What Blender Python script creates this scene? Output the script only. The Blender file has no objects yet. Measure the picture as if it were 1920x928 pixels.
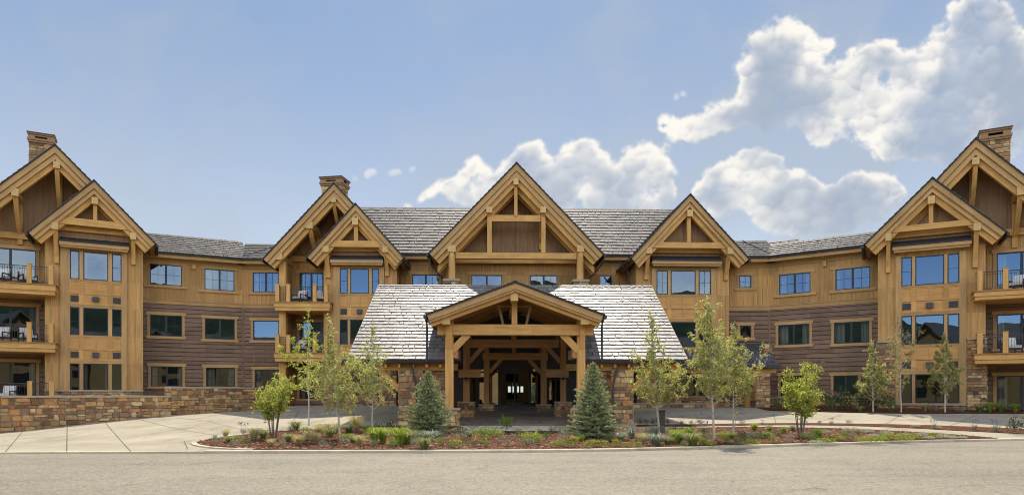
import bpy, math, random
import numpy as np
from mathutils import Vector
from mathutils.geometry import delaunay_2d_cdt

# ------------------------------------------------------------------ camera
F = 1280.0; CX = 960.0; HY = 740.0; EYE = 1.6      # focal length in photo pixels, axis, horizon row, eye height
scene = bpy.context.scene
COL = scene.collection
cam_d = bpy.data.cameras.new('camera'); cam = bpy.data.objects.new('camera', cam_d); COL.objects.link(cam)
cam.location = (0, 0, EYE); cam.rotation_euler = (math.radians(90), 0, 0)
cam_d.sensor_width = 36; cam_d.lens = 24.0; cam_d.shift_y = (HY - 464) / 1920.0
cam_d.clip_start = 0.1; cam_d.clip_end = 3000
scene.camera = cam
# ------------------------------------------------------------------ light
SUN_EL, SUN_AZ = 53.0, 2.0
SUN_STRENGTH, SKY_STRENGTH, EXPOSURE = 2.1, 0.15, 1.5
sd = bpy.data.lights.new('sun', 'SUN'); sun = bpy.data.objects.new('sun', sd); COL.objects.link(sun)
sd.energy = SUN_STRENGTH; sd.angle = math.radians(0.53); sd.color = (1.0, 0.92, 0.78)
sun.rotation_euler = (-math.radians(90 - SUN_EL), 0, -math.radians(SUN_AZ)); sun.location = (0, 60, 80)
scene.view_settings.view_transform = 'Standard'; scene.view_settings.look = 'None'
scene.view_settings.gamma = 1.0; scene.view_settings.use_curve_mapping = False
scene.view_settings.exposure = EXPOSURE
cy = scene.cycles
cy.use_denoising = True; cy.max_bounces = 7; cy.diffuse_bounces = 3; cy.glossy_bounces = 3
cy.transparent_max_bounces = 8; cy.caustics_reflective = False; cy.caustics_refractive = False
cy.sample_clamp_indirect = 6.0; cy.filter_width = 1.05; cy.denoising_prefilter = 'ACCURATE'; cy.denoising_input_passes = 'RGB_ALBEDO_NORMAL'


class NT:
    """small helper for node trees"""
    def __init__(s, tree):
        s.t = tree; s.n = tree.nodes; s.l = tree.links
    def new(s, typ, **kw):
        n = s.n.new(typ)
        for k, v in kw.items(): setattr(n, k, v)
        return n
    def put(s, sock, v):
        if hasattr(v, 'is_output'): s.l.new(v, sock)
        elif v is not None: sock.default_value = v
    def math(s, op, a, b=None, c=None, clamp=False):
        n = s.new('ShaderNodeMath', operation=op, use_clamp=clamp)
        s.put(n.inputs[0], a); s.put(n.inputs[1], b)
        if c is not None: s.put(n.inputs[2], c)
        return n.outputs[0]
    def vmath(s, op, a, b=None, out=0):
        n = s.new('ShaderNodeVectorMath', operation=op)
        s.put(n.inputs[0], a)
        if b is not None: s.put(n.inputs[1], b)
        return n.outputs[out]
    def mix(s, fac, a, b, blend='MIX'):
        n = s.new('ShaderNodeMix', data_type='RGBA', blend_type=blend)
        s.put(n.inputs[0], fac); s.put(n.inputs[6], a); s.put(n.inputs[7], b)
        return n.outputs[2]
    def noise(s, vec, scale, detail=3, rough=.55, dist=0.0):
        n = s.new('ShaderNodeTexNoise'); n.inputs['Scale'].default_value = scale
        n.inputs['Detail'].default_value = detail; n.inputs['Roughness'].default_value = rough
        n.inputs['Distortion'].default_value = dist
        if vec is not None: s.l.new(vec, n.inputs['Vector'])
        return n.outputs[0]
    def ramp(s, fac, stops, interp='LINEAR'):
        n = s.new('ShaderNodeValToRGB'); r = n.color_ramp; r.interpolation = interp
        while len(r.elements) > 1: r.elements.remove(r.elements[-1])
        r.elements[0].position = stops[0][0]; r.elements[0].color = c4(stops[0][1])
        for p, c in stops[1:]:
            e = r.elements.new(p); e.color = c4(c)
        s.l.new(fac, n.inputs[0]); return n.outputs[0]
    def maprange(s, v, a, b, c, d, smooth=False):
        n = s.new('ShaderNodeMapRange'); n.clamp = True
        if smooth: n.interpolation_type = 'SMOOTHSTEP'
        s.put(n.inputs[0], v)
        for i, x in enumerate((a, b, c, d)): n.inputs[i + 1].default_value = x
        return n.outputs[0]


def c4(c):
    return tuple(c) if len(c) == 4 else (c[0], c[1], c[2], 1.0)

# ------------------------------------------------------------------ sky with cumulus clouds (a function of direction only)
world = bpy.data.worlds.new('World'); scene.world = world; world.use_nodes = True
W = NT(world.node_tree); W.n.clear()
sky = W.new('ShaderNodeTexSky', sky_type='NISHITA'); sky.sun_disc = False
sky.sun_elevation = math.radians(SUN_EL); sky.sun_rotation = math.radians(SUN_AZ)
sky.altitude = 2500; sky.air_density = 1.0; sky.dust_density = 1.6; sky.ozone_density = 1.6
CLOUDS = [(1478,70,52),(1440,100,45),(1520,72,34),(1555,80,22),(1410,140,42),(1520,130,50),(1385,185,38),(1350,215,34),(1310,232,26),(1275,238,30),(1243,240,20),
          (1450,170,60),(1430,215,45),(1500,190,60),(1560,205,55),(1515,150,28),(1550,150,20),(1600,130,38),(1635,95,36),(1670,92,32),(1610,175,40),(1560,165,22),(1700,125,40),(1745,100,40),(1720,160,40),(1775,70,36),(1800,40,32),(1830,20,36),
          (1875,30,32),(1890,75,36),(1850,95,50),(1800,120,48),(1765,150,36),(1900,120,34),(1860,150,40),(1910,170,50),(1650,215,60),(1740,220,65),(1840,210,70),(1910,230,50),(1550,245,40),(1640,255,45),(1720,265,40),(1800,255,40),
          (1395,292,28),(1370,308,26),(1345,330,30),(1318,352,28),(1300,372,20),(1428,310,26),(1455,303,15),(1430,340,34),(1400,365,46),(1480,345,26),(1500,330,14),(1470,380,40),(1530,358,24),(1515,372,20),(1560,385,40),
          (1590,360,26),(1620,345,28),(1655,345,28),(1682,362,18),(1640,375,36),(1590,405,44),(1340,395,46),(1450,410,46),(1520,415,40),
          (988,283,26),(1000,276,22),(968,305,22),(1015,300,26),(1030,325,26),(1070,298,28),(1098,290,22),(1115,310,24),(1078,330,28),(1062,350,30),(1125,345,26),(1180,312,26),(1215,298,24),(1238,322,22),(1165,332,22),(1200,335,28),
          (1165,365,28),(1245,352,18),(1240,378,18),(1000,340,36),(880,308,20),(905,318,18),(862,326,20),(842,340,18),(820,352,18),(800,366,16),(782,378,14),(850,362,22),(925,335,22),(945,322,18),(895,345,22),(870,375,24),
          (762,384,12),(910,375,26),(702,320,13),(690,325,9),(745,322,8),(735,324,9),(768,318,11),(1268,181,12),(1285,176,8),(1120,385,40),(960,375,36),(1030,385,36),(1205,390,26),(1182,225,5),(664,334,6),(1915,90,50),(1918,190,60),(1870,258,50),(1690,282,36),(1780,280,42),(1850,285,40),(1740,130,30),(1830,62,26),(1870,120,30)]


def paint_clouds():
    """cumulus heaped up from ever smaller puffs and lit from above and behind; a map over directions (u = x/y, v = z/y), computed here"""
    rg = np.random.RandomState(5); S = 1000.0; U0, WW, HH = -.82, 1640, 640
    def blur(im, s):
        fy = np.fft.fftfreq(im.shape[0])[:, None]; fx = np.fft.rfftfreq(im.shape[1])[None]
        return np.fft.irfft2(np.fft.rfft2(im) * np.exp(-2 * (math.pi * s) ** 2 * (fx ** 2 + fy ** 2)), s=im.shape)
    def fbm(s0, octs, gain=.55):
        o = np.zeros((HH, WW)); amp = 1
        for k in range(octs):
            n = blur(rg.normal(size=(HH, WW)), s0 / 2 ** k); o += amp * n / n.std(); amp *= gain
        return o / o.std()
    def warp(im, dx, dy):
        yy, xx = np.mgrid[0:HH, 0:WW]; fx = np.clip(xx + dx, 0, WW - 1.01); fy = np.clip(yy + dy, 0, HH - 1.01); ix, iy = fx.astype(int), fy.astype(int); fx -= ix; fy -= iy
        return (im[iy, ix] * (1 - fx) + im[iy, ix + 1] * fx) * (1 - fy) + (im[iy + 1, ix] * (1 - fx) + im[iy + 1, ix + 1] * fx) * fy
    yy, xx = np.mgrid[0:HH, 0:WW]
    # the big masses: soft union of the blobs with ragged, warped borders
    wx, wy = 8 * fbm(24, 5), 7 * fbm(24, 5)
    mass = np.zeros((HH, WW))
    for x, y, r in CLOUDS:
        cx, cy, r = ((x - CX) / F - U0) * S, (HY - y) / F * S, r / F * S
        r *= 1.10
        mass += np.exp(-(((xx + wx * min(1, r / 25) - cx) ** 2 + ((yy + wy * min(1, r / 25) - cy) * 1.05) ** 2) / (r * r * .50)))
    solid = mass > .42
    # puffs of four sizes sitting on the masses, front and rim
    hm = blur(np.clip(mass, 0, 1.6), 5) * 46.0; th = np.where(solid, 14.0, 0.0); fine = np.zeros((HH, WW))
    ys, xs = np.nonzero(mass > .36); pm = np.clip(mass[ys, xs], 0, 1.5); pr = np.exp(-((pm - .55) / .45) ** 2) + .25; pr /= pr.sum()
    for n, r0, r1 in ((500, 15, 24), (1900, 8, 14), (6500, 4, 8), (14000, 2.2, 4.2)):
        idx = rg.choice(len(xs), n, p=pr); rr = rg.uniform(r0, r1, n)
        for i, r in zip(idx, rr):
            r = r * min(1, .45 + pm_at(mass, xs[i], ys[i]) * .7); x, y = xs[i] + rg.uniform(-1, 1), ys[i] + rg.uniform(-1, 1)
            x0, x1, y0, y1 = int(max(0, x - r)), int(min(WW, x + r + 2)), int(max(0, y - r)), int(min(HH, y + r + 2))
            if x1 - x0 < 1 or y1 - y0 < 1: continue
            h2 = r * r - (xx[y0:y1, x0:x1] - x) ** 2 - (yy[y0:y1, x0:x1] - y) ** 2; m = h2 > 0; h = np.sqrt(np.maximum(h2, 0))
            z = hm[ys[i], xs[i]] * .985
            hm[y0:y1, x0:x1] = np.where(m, np.maximum(hm[y0:y1, x0:x1], min(z, 70) + h * .8), hm[y0:y1, x0:x1]); th[y0:y1, x0:x1] += h
    hm = warp(hm, 2.2 * fbm(9, 4), 2.0 * fbm(9, 4)); th = warp(th, 2.6 * fbm(7, 4), 2.4 * fbm(7, 4))
    base = blur(hm, 1.0)
    gy, gx = np.gradient(base); g2, g1 = np.gradient(blur(hm, 4)); gy, gx = gy * .6 + g2, gx * .6 + g1
    nz = 1.0 / np.sqrt(1 + gx ** 2 + gy ** 2)
    wrap = np.clip(.5 + .5 * (-gy * nz * .9 + nz * .12 + gx * nz * .25), 0, 1)
    ao = np.clip(.55 + (base - blur(base, 5)) * .09, 0, 1)
    tbl = blur(np.clip(mass, 0, 2.2), 3) * 16 * (1 + .5 * fbm(34, 5))
    up = np.zeros_like(tbl); acc = np.zeros(WW)
    for j in range(HH - 1, -1, -1): acc = acc * .955 + np.maximum(tbl[j] - 3.5, 0); up[j] = acc          # cloud between here and the sun
    up = warp(blur(up, 3), 7 * fbm(22, 4), 7 * fbm(22, 4))
    trans = np.exp(-up / 230.0) * .9 + np.exp(-up / 1100.0) * .1
    rim = np.exp(-np.maximum(blur(mass, 2) - .42, 0) / .28)
    lit = trans * (.22 + .72 * wrap + .25 * ao) + .55 * rim * (.35 + .65 * wrap) * (.3 + .7 * trans) + .14 * wrap * ao
    lit = np.clip(lit * 1.18 - .03, 0, 1)
    small = np.clip(blur(solid * 1.0, 14) * 2.2, .25, 1)
    d = blur(th, .8) * (1 + .30 * fbm(7, 5, .65)) * small - 3.5
    alpha = 1 - np.exp(-np.maximum(d, 0) / 9.0)
    rag = np.clip((blur(mass, 1.5) + .13 * fbm(9, 5, .72) + .05 * fbm(30, 3) - .20) / .52, 0, 1); alpha *= rag * rag * (3 - 2 * rag)
    shade = np.clip(blur(1 - trans, 6), 0, 1)
    alpha *= 1 - .60 * shade ** 1.2
    alpha = blur(alpha, .9) * np.clip(blur(solid * 1.0, 12) * 2.4, .30, 1)
    veil = np.clip(blur(mass, 24) * .6 * (1 + .4 * fbm(60, 5)), 0, 1) * .8
    streak = np.clip(.5 + .28 * warp(blur(fbm(70, 5), 1), 30 * fbm(80, 3), 10 * fbm(80, 3)), 0, 1); veil = np.clip(veil + .42 * streak ** 2, 0, 1)
    px = np.zeros((HH, WW, 4), np.float32); px[..., 0] = lit; px[..., 1] = np.clip(alpha, 0, 1); px[..., 2] = veil; px[..., 3] = 1
    px[:3, :, :3] = 0; px[:, :3, :3] = 0; px[:, -3:, :3] = 0
    im = bpy.data.images.new('cloud_map', WW, HH, alpha=False, float_buffer=True); im.colorspace_settings.name = 'Non-Color'
    im.pixels.foreach_set(px.ravel()); im.update(); im.pack()
    return im, U0, WW / S, HH / S


def pm_at(m, x, y): return min(1.0, float(m[y, x]))


tc = W.new('ShaderNodeTexCoord')
sep = W.new('ShaderNodeSeparateXYZ'); W.l.new(tc.outputs['Generated'], sep.inputs[0])
ysafe = W.math('MAXIMUM', sep.outputs[1], 0.02)
im_, u0_, uw_, vh_ = paint_clouds()
U = W.math('DIVIDE', W.math('SUBTRACT', W.math('DIVIDE', sep.outputs[0], ysafe), u0_), uw_); V = W.math('DIVIDE', W.math('DIVIDE', sep.outputs[2], ysafe), vh_)
cmb = W.new('ShaderNodeCombineXYZ'); W.put(cmb.inputs[0], U); W.put(cmb.inputs[1], V)
tex = W.new('ShaderNodeTexImage'); tex.image = im_; tex.extension = 'CLIP'; tex.interpolation = 'Linear'; W.l.new(cmb.outputs[0], tex.inputs[0])
csep = W.new('ShaderNodeSeparateColor'); W.l.new(tex.outputs[0], csep.inputs[0])
lit, mask, veil = csep.outputs[0], csep.outputs[1], csep.outputs[2]
CLOUD_DARK, CLOUD_LIT = (.68, .87, 1.20), (2.36, 2.27, 2.10)
ccol = W.mix(lit, CLOUD_DARK + (1,), CLOUD_LIT + (1,))
# hazy, pale half of the sky towards the sun; unseen half behind the viewer has bright clouds added to light the facade
hz = W.maprange(sep.outputs[2], 0.06, .50, 1, 0, True)
east = W.noise(tc.outputs['Generated'], 1.6, 4, .5)
hzf = W.math('ADD', hz, W.math('MULTIPLY', W.math('SUBTRACT', east, .5), .35), clamp=True)
pale = W.mix(hzf, (.56, .80, 1.20, 1), (1.34, 1.41, 1.44, 1))
half = W.maprange(sep.outputs[1], -.35, .18, 0, 1, True)
fill_clouds = W.maprange(W.noise(tc.outputs['Generated'], 2.6, 6, .6), .48, .66, 0, .85, True)
rear = W.mix(fill_clouds, sky.outputs[0], (9.5, 8.7, 7.2, 1))
skyc = W.mix(half, rear, W.mix(.10, pale, sky.outputs[0]))
skyc = W.mix(veil, skyc, (1.12, 1.27, 1.47, 1))
finalc = W.mix(mask, skyc, ccol)
bg = W.new('ShaderNodeBackground'); W.l.new(finalc, bg.inputs[0]); bg.inputs[1].default_value = SKY_STRENGTH
wo = W.new('ShaderNodeOutputWorld'); W.l.new(bg.outputs[0], wo.inputs[0])

# ------------------------------------------------------------------ geometry helpers
RNG = random.Random(7)
BASE = {}


class MB:
    """collects faces for ONE mesh"""
    def __init__(s): s.v = []; s.f = []; s.uv = []; s.mi = []; s.slot = 0
    def quad(s, a, b, c, d, uv=None):
        i = len(s.v); s.v += [a, b, c, d]; s.f.append((i, i + 1, i + 2, i + 3)); s.mi.append(s.slot)
        s.uv += uv or [(0, 0), (1, 0), (1, 1), (0, 1)]
    def tri(s, a, b, c, uv=None):
        i = len(s.v); s.v += [a, b, c]; s.f.append((i, i + 1, i + 2)); s.mi.append(s.slot)
        s.uv += uv or [(0, 0), (1, 0), (.5, 1)]
    def poly(s, pts, uv=None):
        i = len(s.v); s.v += list(pts); s.f.append(tuple(range(i, i + len(pts)))); s.mi.append(s.slot)
        s.uv += uv or [(p[0], p[2]) for p in pts]
    def hexa(s, p, q):
        """solid between the quads p and q (same winding), shared vertices so that it is one island"""
        i = len(s.v); s.v += list(p) + list(q)
        L = (Vector(p[1]) - Vector(p[0])).length; Wd = (Vector(p[3]) - Vector(p[0])).length
        T = (Vector(q[0]) - Vector(p[0])).length
        dims = {0: T, 1: L, 2: Wd}
        ax = max(dims, key=dims.get)
        co = [(0, 0, 0), (L, 0, 0), (L, Wd, 0), (0, Wd, 0), (0, 0, T), (L, 0, T), (L, Wd, T), (0, Wd, T)]
        off = RNG.random() * 40
        for f in ((0, 3, 2, 1), (4, 5, 6, 7), (0, 1, 5, 4), (1, 2, 6, 5), (2, 3, 7, 6), (3, 0, 4, 7)):
            s.f.append(tuple(i + k for k in f)); s.mi.append(s.slot)
            for k in f:
                c = co[k]
                if ax == 1: uvp = (c[0], c[1] + c[2])
                elif ax == 2: uvp = (c[1], c[0] + c[2])
                else: uvp = (c[2], c[0] + c[1])
                s.uv.append((uvp[0] + off, uvp[1] + off))
    def prism(s, front, back):
        n = len(front); i = len(s.v); s.v += list(front) + list(back)
        off = RNG.random() * 40
        p0 = Vector(front[0]); ax = (Vector(front[1]) - p0).normalized()
        def uvf(p):
            d = Vector(p) - p0; u = d.dot(ax); return (u + off, (d - ax * u).length + off)
        s.f.append(tuple(range(i, i + n))); s.mi.append(s.slot); s.uv += [uvf(p) for p in front]
        s.f.append(tuple(range(i + 2 * n - 1, i + n - 1, -1))); s.mi.append(s.slot); s.uv += [uvf(p) for p in reversed(back)]
        for k in range(n):
            j = (k + 1) % n
            s.f.append((i + k, i + n + k, i + n + j, i + j)); s.mi.append(s.slot)
            s.uv += [uvf(front[k]), uvf(back[k]), uvf(back[j]), uvf(front[j])]
    def beam(s, a, b, w, h, up=(0, 0, 1)):
        a = Vector(a); b = Vector(b); t = (b - a).normalized(); upv = Vector(up)
        if abs(t.dot(upv)) > .98: upv = Vector((0, 1, 0))
        x = t.cross(upv).normalized(); y = x.cross(t).normalized()
        def ring(c): return [tuple(c + x * (i * w / 2) + y * (j * h / 2)) for i, j in ((-1, -1), (1, -1), (1, 1), (-1, 1))]
        s.hexa(ring(a), ring(b))
    def tube(s, pts, rads, n=6):
        i0 = len(s.v); m = len(pts)
        for k, (p, r) in enumerate(zip(pts, rads)):
            p = Vector(p); t = (Vector(pts[min(k + 1, m - 1)]) - Vector(pts[max(k - 1, 0)])).normalized()
            up = Vector((0, 0, 1)) if abs(t.z) < .9 else Vector((1, 0, 0))
            x = t.cross(up).normalized(); y = x.cross(t)
            for a in range(n):
                an = 2 * math.pi * a / n
                s.v.append(tuple(p + x * (r * math.cos(an)) + y * (r * math.sin(an))))
        for k in range(m - 1):
            for a in range(n):
                b = (a + 1) % n
                s.f.append((i0 + k * n + a, i0 + k * n + b, i0 + (k + 1) * n + b, i0 + (k + 1) * n + a)); s.mi.append(s.slot)
                s.uv += [(a / n, k), (b / n if b else 1, k), (b / n if b else 1, k + 1), (a / n, k + 1)]
        s.f.append(tuple(i0 + (m - 1) * n + a for a in range(n))); s.mi.append(s.slot); s.uv += [(0, 0)] * n
    def mesh(s, name, mats, base=(0, 0, 0)):
        me = bpy.data.meshes.new(name)
        bx, by, bz = base
        me.from_pydata([(x - bx, y - by, z - bz) for x, y, z in s.v], [], s.f)
        ul = me.uv_layers.new(name='UVMap')
        ul.data.foreach_set('uv', [c for p in s.uv for c in p])
        for m in (mats if isinstance(mats, (list, tuple)) else [mats]): me.materials.append(m)
        if any(s.mi): me.polygons.foreach_set('material_index', s.mi)
        me.update()
        return me
    def build(s, name, mats, parent=None, loc=None, smooth=False):
        base = loc if loc is not None else (BASE.get(parent.name, (0, 0, 0)) if parent else (0, 0, 0))
        me = s.mesh(name, mats, base)
        o = bpy.data.objects.new(name, me); COL.objects.link(o)
        if smooth: me.polygons.foreach_set('use_smooth', [True] * len(me.polygons))
        if parent: o.parent = parent
        elif loc is not None: o.location = loc
        BASE[o.name] = base
        return o


def tag(o, label=None, cat=None, group=None, kind=None):
    if label: o['label'] = label
    if cat: o['category'] = cat
    if group: o['group'] = group
    if kind: o['kind'] = kind
    return o


def thing(name, label, cat, loc, group=None):
    o = bpy.data.objects.new(name, None); COL.objects.link(o); o.location = loc; o.empty_display_size = .3
    BASE[o.name] = tuple(loc)
    return tag(o, label, cat, group)


class Frame:
    """a vertical plane: s along it, d out of it towards the viewer, z up"""
    def __init__(s, px, D, deg):
        a = math.radians(deg); s.o = ((px - CX) / F * D, D); s.u = (math.cos(a), math.sin(a)); s.n = (math.sin(a), -math.cos(a))
        s.holes = []
    @staticmethod
    def at(p, q):
        fr = Frame(960, 40, 0); dx, dy = q[0] - p[0], q[1] - p[1]; L = math.hypot(dx, dy)
        fr.o = (p[0], p[1]); fr.u = (dx / L, dy / L); fr.n = (dy / L, -dx / L); fr.length = L
        return fr
    def P(f, s, d, z): return (f.o[0] + f.u[0] * s + f.n[0] * d, f.o[1] + f.u[1] * s + f.n[1] * d, z)
    def px(f, px, py, d=0.0):
        r = (px - CX) / F; ox = f.o[0] + f.n[0] * d; oy = f.o[1] + f.n[1] * d
        s = (ox - r * oy) / (r * f.u[1] - f.u[0]); k = oy + f.u[1] * s
        return s, EYE + (HY - py) / F * k
    def S(f, px, d=0.0): return f.px(px, HY, d)[0]
    def rect(f, x0, x1, yt, yb, d=0.0):
        c = (x0 + x1) / 2
        return f.S(x0, d), f.S(x1, d), f.px(c, yb, d)[1], f.px(c, yt, d)[1]
    def sub(f, s, d, turn):
        """frame at (s,d) turned by 90 deg: +1 = the right-hand side face, -1 = the left-hand side face"""
        g = Frame(960, 40, 0); p = f.P(s, d, 0); g.o = (p[0], p[1])
        if turn > 0: g.u = (-f.n[0], -f.n[1]); g.n = f.u
        else: g.u = f.n; g.n = (-f.u[0], -f.u[1])
        return g


def fbox(mb, fr, s0, s1, d0, d1, z0, z1):
    """box; d1 is the front"""
    P = fr.P
    mb.hexa([P(s0, d1, z0), P(s1, d1, z0), P(s1, d1, z1), P(s0, d1, z1)], [P(s0, d0, z0), P(s1, d0, z0), P(s1, d0, z1), P(s0, d0, z1)])


def pbox(mb, fr, d, x0, x1, yt, yb, thick):
    s0, s1, z0, z1 = fr.rect(x0, x1, yt, yb, d)
    fbox(mb, fr, s0, s1, d - thick, d, z0, z1)


def fprism(mb, fr, pts, d0, d1):
    mb.prism([fr.P(s, d1, z) for s, z in pts], [fr.P(s, d0, z) for s, z in pts])


def cells(s0, s1, z0, z1, holes):
    hs = [h for h in holes if h[0] < s1 and h[1] > s0 and h[2] < z1 and h[3] > z0]
    ss = sorted({s0, s1} | {min(max(x, s0), s1) for h in hs for x in h[:2]})
    zs = sorted({z0, z1} | {min(max(x, z0), z1) for h in hs for x in h[2:]})
    out = []
    for a, b in zip(ss, ss[1:]):
        for c, d in zip(zs, zs[1:]):
            m, n = (a + b) / 2, (c + d) / 2
            if b - a > 1e-4 and d - c > 1e-4 and not any(h[0] < m < h[1] and h[2] < n < h[3] for h in hs): out.append((a, b, c, d))
    return out


def wall_faces(mb, fr, s0, s1, z0, z1, style, d=0.0):
    for a, b, c, e in cells(s0, s1, z0, z1, fr.holes):
        if style == 'lap':
            h = .285; gap = .034; k = math.floor((c - z0) / h)
            mb.quad(fr.P(a, d - .10, c), fr.P(b, d - .10, c), fr.P(b, d - .10, e), fr.P(a, d - .10, e))
            while z0 + k * h < e - 1e-4:
                lo, hi = max(c, z0 + k * h + gap), min(e, z0 + (k + 1) * h)
                if hi - lo > .01:
                    u = k * 7.3
                    mb.hexa([fr.P(a, d + .03, lo), fr.P(b, d + .03, lo), fr.P(b, d + .02, hi), fr.P(a, d + .02, hi)], [fr.P(a, d - .03, lo), fr.P(b, d - .03, lo), fr.P(b, d - .03, hi), fr.P(a, d - .03, hi)])
                k += 1
        else:
            mb.quad(fr.P(a, d, c), fr.P(b, d, c), fr.P(b, d, e), fr.P(a, d, e), [(c, a), (c, b), (e, b), (e, a)])
            if style == 'batten':
                st = .305; k = math.ceil((a + .02) / st)
                while k * st < b - .03:
                    x = k * st; fbox(mb, fr, x, x + .045, d + .001, d + .022, c + .001, e - .001); k += 1


def gable_wall(mb, fr, s0, s1, zb, apex, slope, d=0.0, battens=True):
    """wall under a gable roof: bottom zb, top follows z = za - |s-sa|*slope"""
    sa, za = apex
    def top(s): return za - abs(s - sa) * slope
    pts = [(s0, zb), (s1, zb), (s1, max(top(s1), zb + .01)), (sa, za), (s0, max(top(s0), zb + .01))]
    mb.poly([fr.P(s, d, z) for s, z in pts], [(z, s) for s, z in pts])
    if battens:
        k = math.ceil((s0 + .02) / .305)
        while k * .305 < s1 - .03:
            x = k * .305; zt = min(top(x), top(x + .045)) - .02
            if zt > zb + .1: fbox(mb, fr, x, x + .045, d + .001, d + .022, zb + .001, zt)
            k += 1


def stones(mb, P, s0, s1, z0, z1, size=.42, holes=(), mortar=True, rng=RNG, course=(.13, .34), prot=(.015, .05)):
    """rubble masonry on a flat face; P(s, out, z) -> point. Slot 0 stone, slot 1 mortar"""
    if mortar:
        mb.slot = 1; mb.quad(P(s0, 0, z0), P(s1, 0, z0), P(s1, 0, z1), P(s0, 0, z1)); mb.slot = 0
    z = z0
    def stone(a, b, c, e):
        if any(h[0] < (a + b) / 2 < h[1] and h[2] < (c + e) / 2 < h[3] for h in holes): return
        g = .009; j = min(.06, (e - c) * .22, (b - a) * .22)
        q = [(a + g, c + g), (b - g, c + g), (b - g, e - g), (a + g, e - g)]
        q = [(x + rng.uniform(-j, j) * .5, y + rng.uniform(-j, j) * .5) for x, y in q]
        # chamfer one or two corners so that outlines are irregular
        pts = []
        for k, (x, y) in enumerate(q):
            if rng.random() < .65:
                px_, py_ = q[k - 1]; nx, ny = q[(k + 1) % 4]; t = rng.uniform(.12, .42)
                pts += [(x + (px_ - x) * t * .6, y + (py_ - y) * t), (x + (nx - x) * t * .6, y + (ny - y) * t)]
            else: pts.append((x, y))
        cx_ = sum(p[0] for p in pts) / len(pts); cy_ = sum(p[1] for p in pts) / len(pts)
        pr = rng.uniform(*prot); i = len(mb.v); n = len(pts)
        t1, t2 = rng.uniform(-.02, .02), rng.uniform(-.02, .02)
        for x, y in pts: mb.v.append(P(x, -.005, y))
        for x, y in pts:
            x2, y2 = cx_ + (x - cx_) * .93, cy_ + (y - cy_) * .91
            mb.v.append(P(x2, max(.006, pr + (x2 - cx_) * t1 + (y2 - cy_) * t2), y2))
        mb.f.append(tuple(range(i + n, i + 2 * n))); mb.mi.append(0); mb.uv += [pts[k] for k in range(n)]
        for k in range(n):
            m = (k + 1) % n
            mb.f.append((i + k, i + m, i + n + m, i + n + k)); mb.mi.append(0); mb.uv += [pts[k], pts[m], pts[m], pts[k]]
    while z < z1 - .02:
        h = rng.uniform(*course)
        if z1 - z - h < course[0] * .7: h = z1 - z
        s = s0
        while s < s1 - .01:
            w = min(rng.uniform(.5, 1.5) * size * (.7 + h), s1 - s)
            if s1 - s - w < size * .3: w = s1 - s
            if h > .24 and rng.random() < .45:
                m = h * rng.uniform(.35, .65)
                if rng.random() < .5 and w > .4:
                    k = w * rng.uniform(.35, .65)
                    stone(s, s + k, z, z + m); stone(s + k, s + w, z, z + m); stone(s, s + w, z + m, z + h)
                else: stone(s, s + w, z, z + m); stone(s, s + w, z + m, z + h)
            else: stone(s, s + w, z, z + h)
            s += w
        z += h


def stone_block(mb, fr, s0, s1, d0, d1, z0, z1, size=.4, sides=(1, -1)):
    """a masonry pier: front and both side faces"""
    stones(mb, lambda s, o, z: fr.P(s, d1 + o, z), s0, s1, z0, z1, size)
    if 1 in sides:
        g = fr.sub(s1, d1, 1); stones(mb, lambda s, o, z: g.P(s, o, z), 0, d1 - d0, z0, z1, size)
    if -1 in sides:
        g = fr.sub(s0, d0, -1); stones(mb, lambda s, o, z: g.P(s, o, z), 0, d1 - d0, z0, z1, size)
    mb.slot = 1
    mb.quad(fr.P(s0, d1, z1), fr.P(s1, d1, z1), fr.P(s1, d0, z1), fr.P(s0, d0, z1)); mb.slot = 0


def shingle_roof(mb, eA, eB, rB, rA, expo=.36, thick=.05, wid=(.16, .36), rng=RNG):
    """shingles on the roof slope eaveA, eaveB, ridgeB, ridgeA. Slot 0 shingles, slot 1 underlay"""
    eA, eB, rB, rA = map(Vector, (eA, eB, rB, rA))
    nrm = (eB - eA).cross(rA - eA).normalized()
    if nrm.z < 0: nrm = -nrm
    mb.slot = 1; mb.quad(*[tuple(p) for p in (eA, eB, rB, rA)]); mb.slot = 0
    L = ((rA + rB) / 2 - (eA + eB) / 2).length; n = max(2, round(L / expo))
    def pt(u, t, h): return tuple((eA.lerp(rA, t)).lerp(eB.lerp(rB, t), u) + nrm * h)
    for i in range(n):
        wd = (eA.lerp(rA, i / n) - eB.lerp(rB, i / n)).length
        if wd < .1: continue
        x = -rng.random() * .2; dbl = rng.random() < .0
        run = 0
        while x < wd:
            if run <= 0: dbl = False; run = rng.uniform(.7, 2.2)
            w = rng.uniform(*wid); a, b = max(x, 0) / wd, min(x + w - (.012 if rng.random() < .84 else .036), wd) / wd; x += w; run -= w
            if b <= a: continue
            jt = rng.uniform(-.018, .018) / expo; h = thick * rng.uniform(.85, 1.15) * (1.35 if dbl else 1.0)
            t0 = max(0, (i + jt - (.07 if dbl else 0)) / n); t1 = min(1, (i + 1.12) / n)
            p = [pt(a, t0, h), pt(b, t0, h), pt(b, t1, .008), pt(a, t1, .008)]
            k = len(mb.v); mb.v += p + [pt(a, t0, .001), pt(b, t0, .001)]
            for f in ((0, 1, 2, 3), (4, 5, 1, 0), (4, 0, 3), (5, 2, 1)):
                mb.f.append(tuple(k + q for q in f)); mb.mi.append(0); mb.uv += [(.5, .5)] * len(f)

# ------------------------------------------------------------------ materials
def new_mat(name):
    m = bpy.data.materials.new(name); m.use_nodes = True
    t = NT(m.node_tree); b = t.n['Principled BSDF']
    return m, t, b


def island(t):
    return t.new('ShaderNodeNewGeometry').outputs['Random Per Island']


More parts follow.
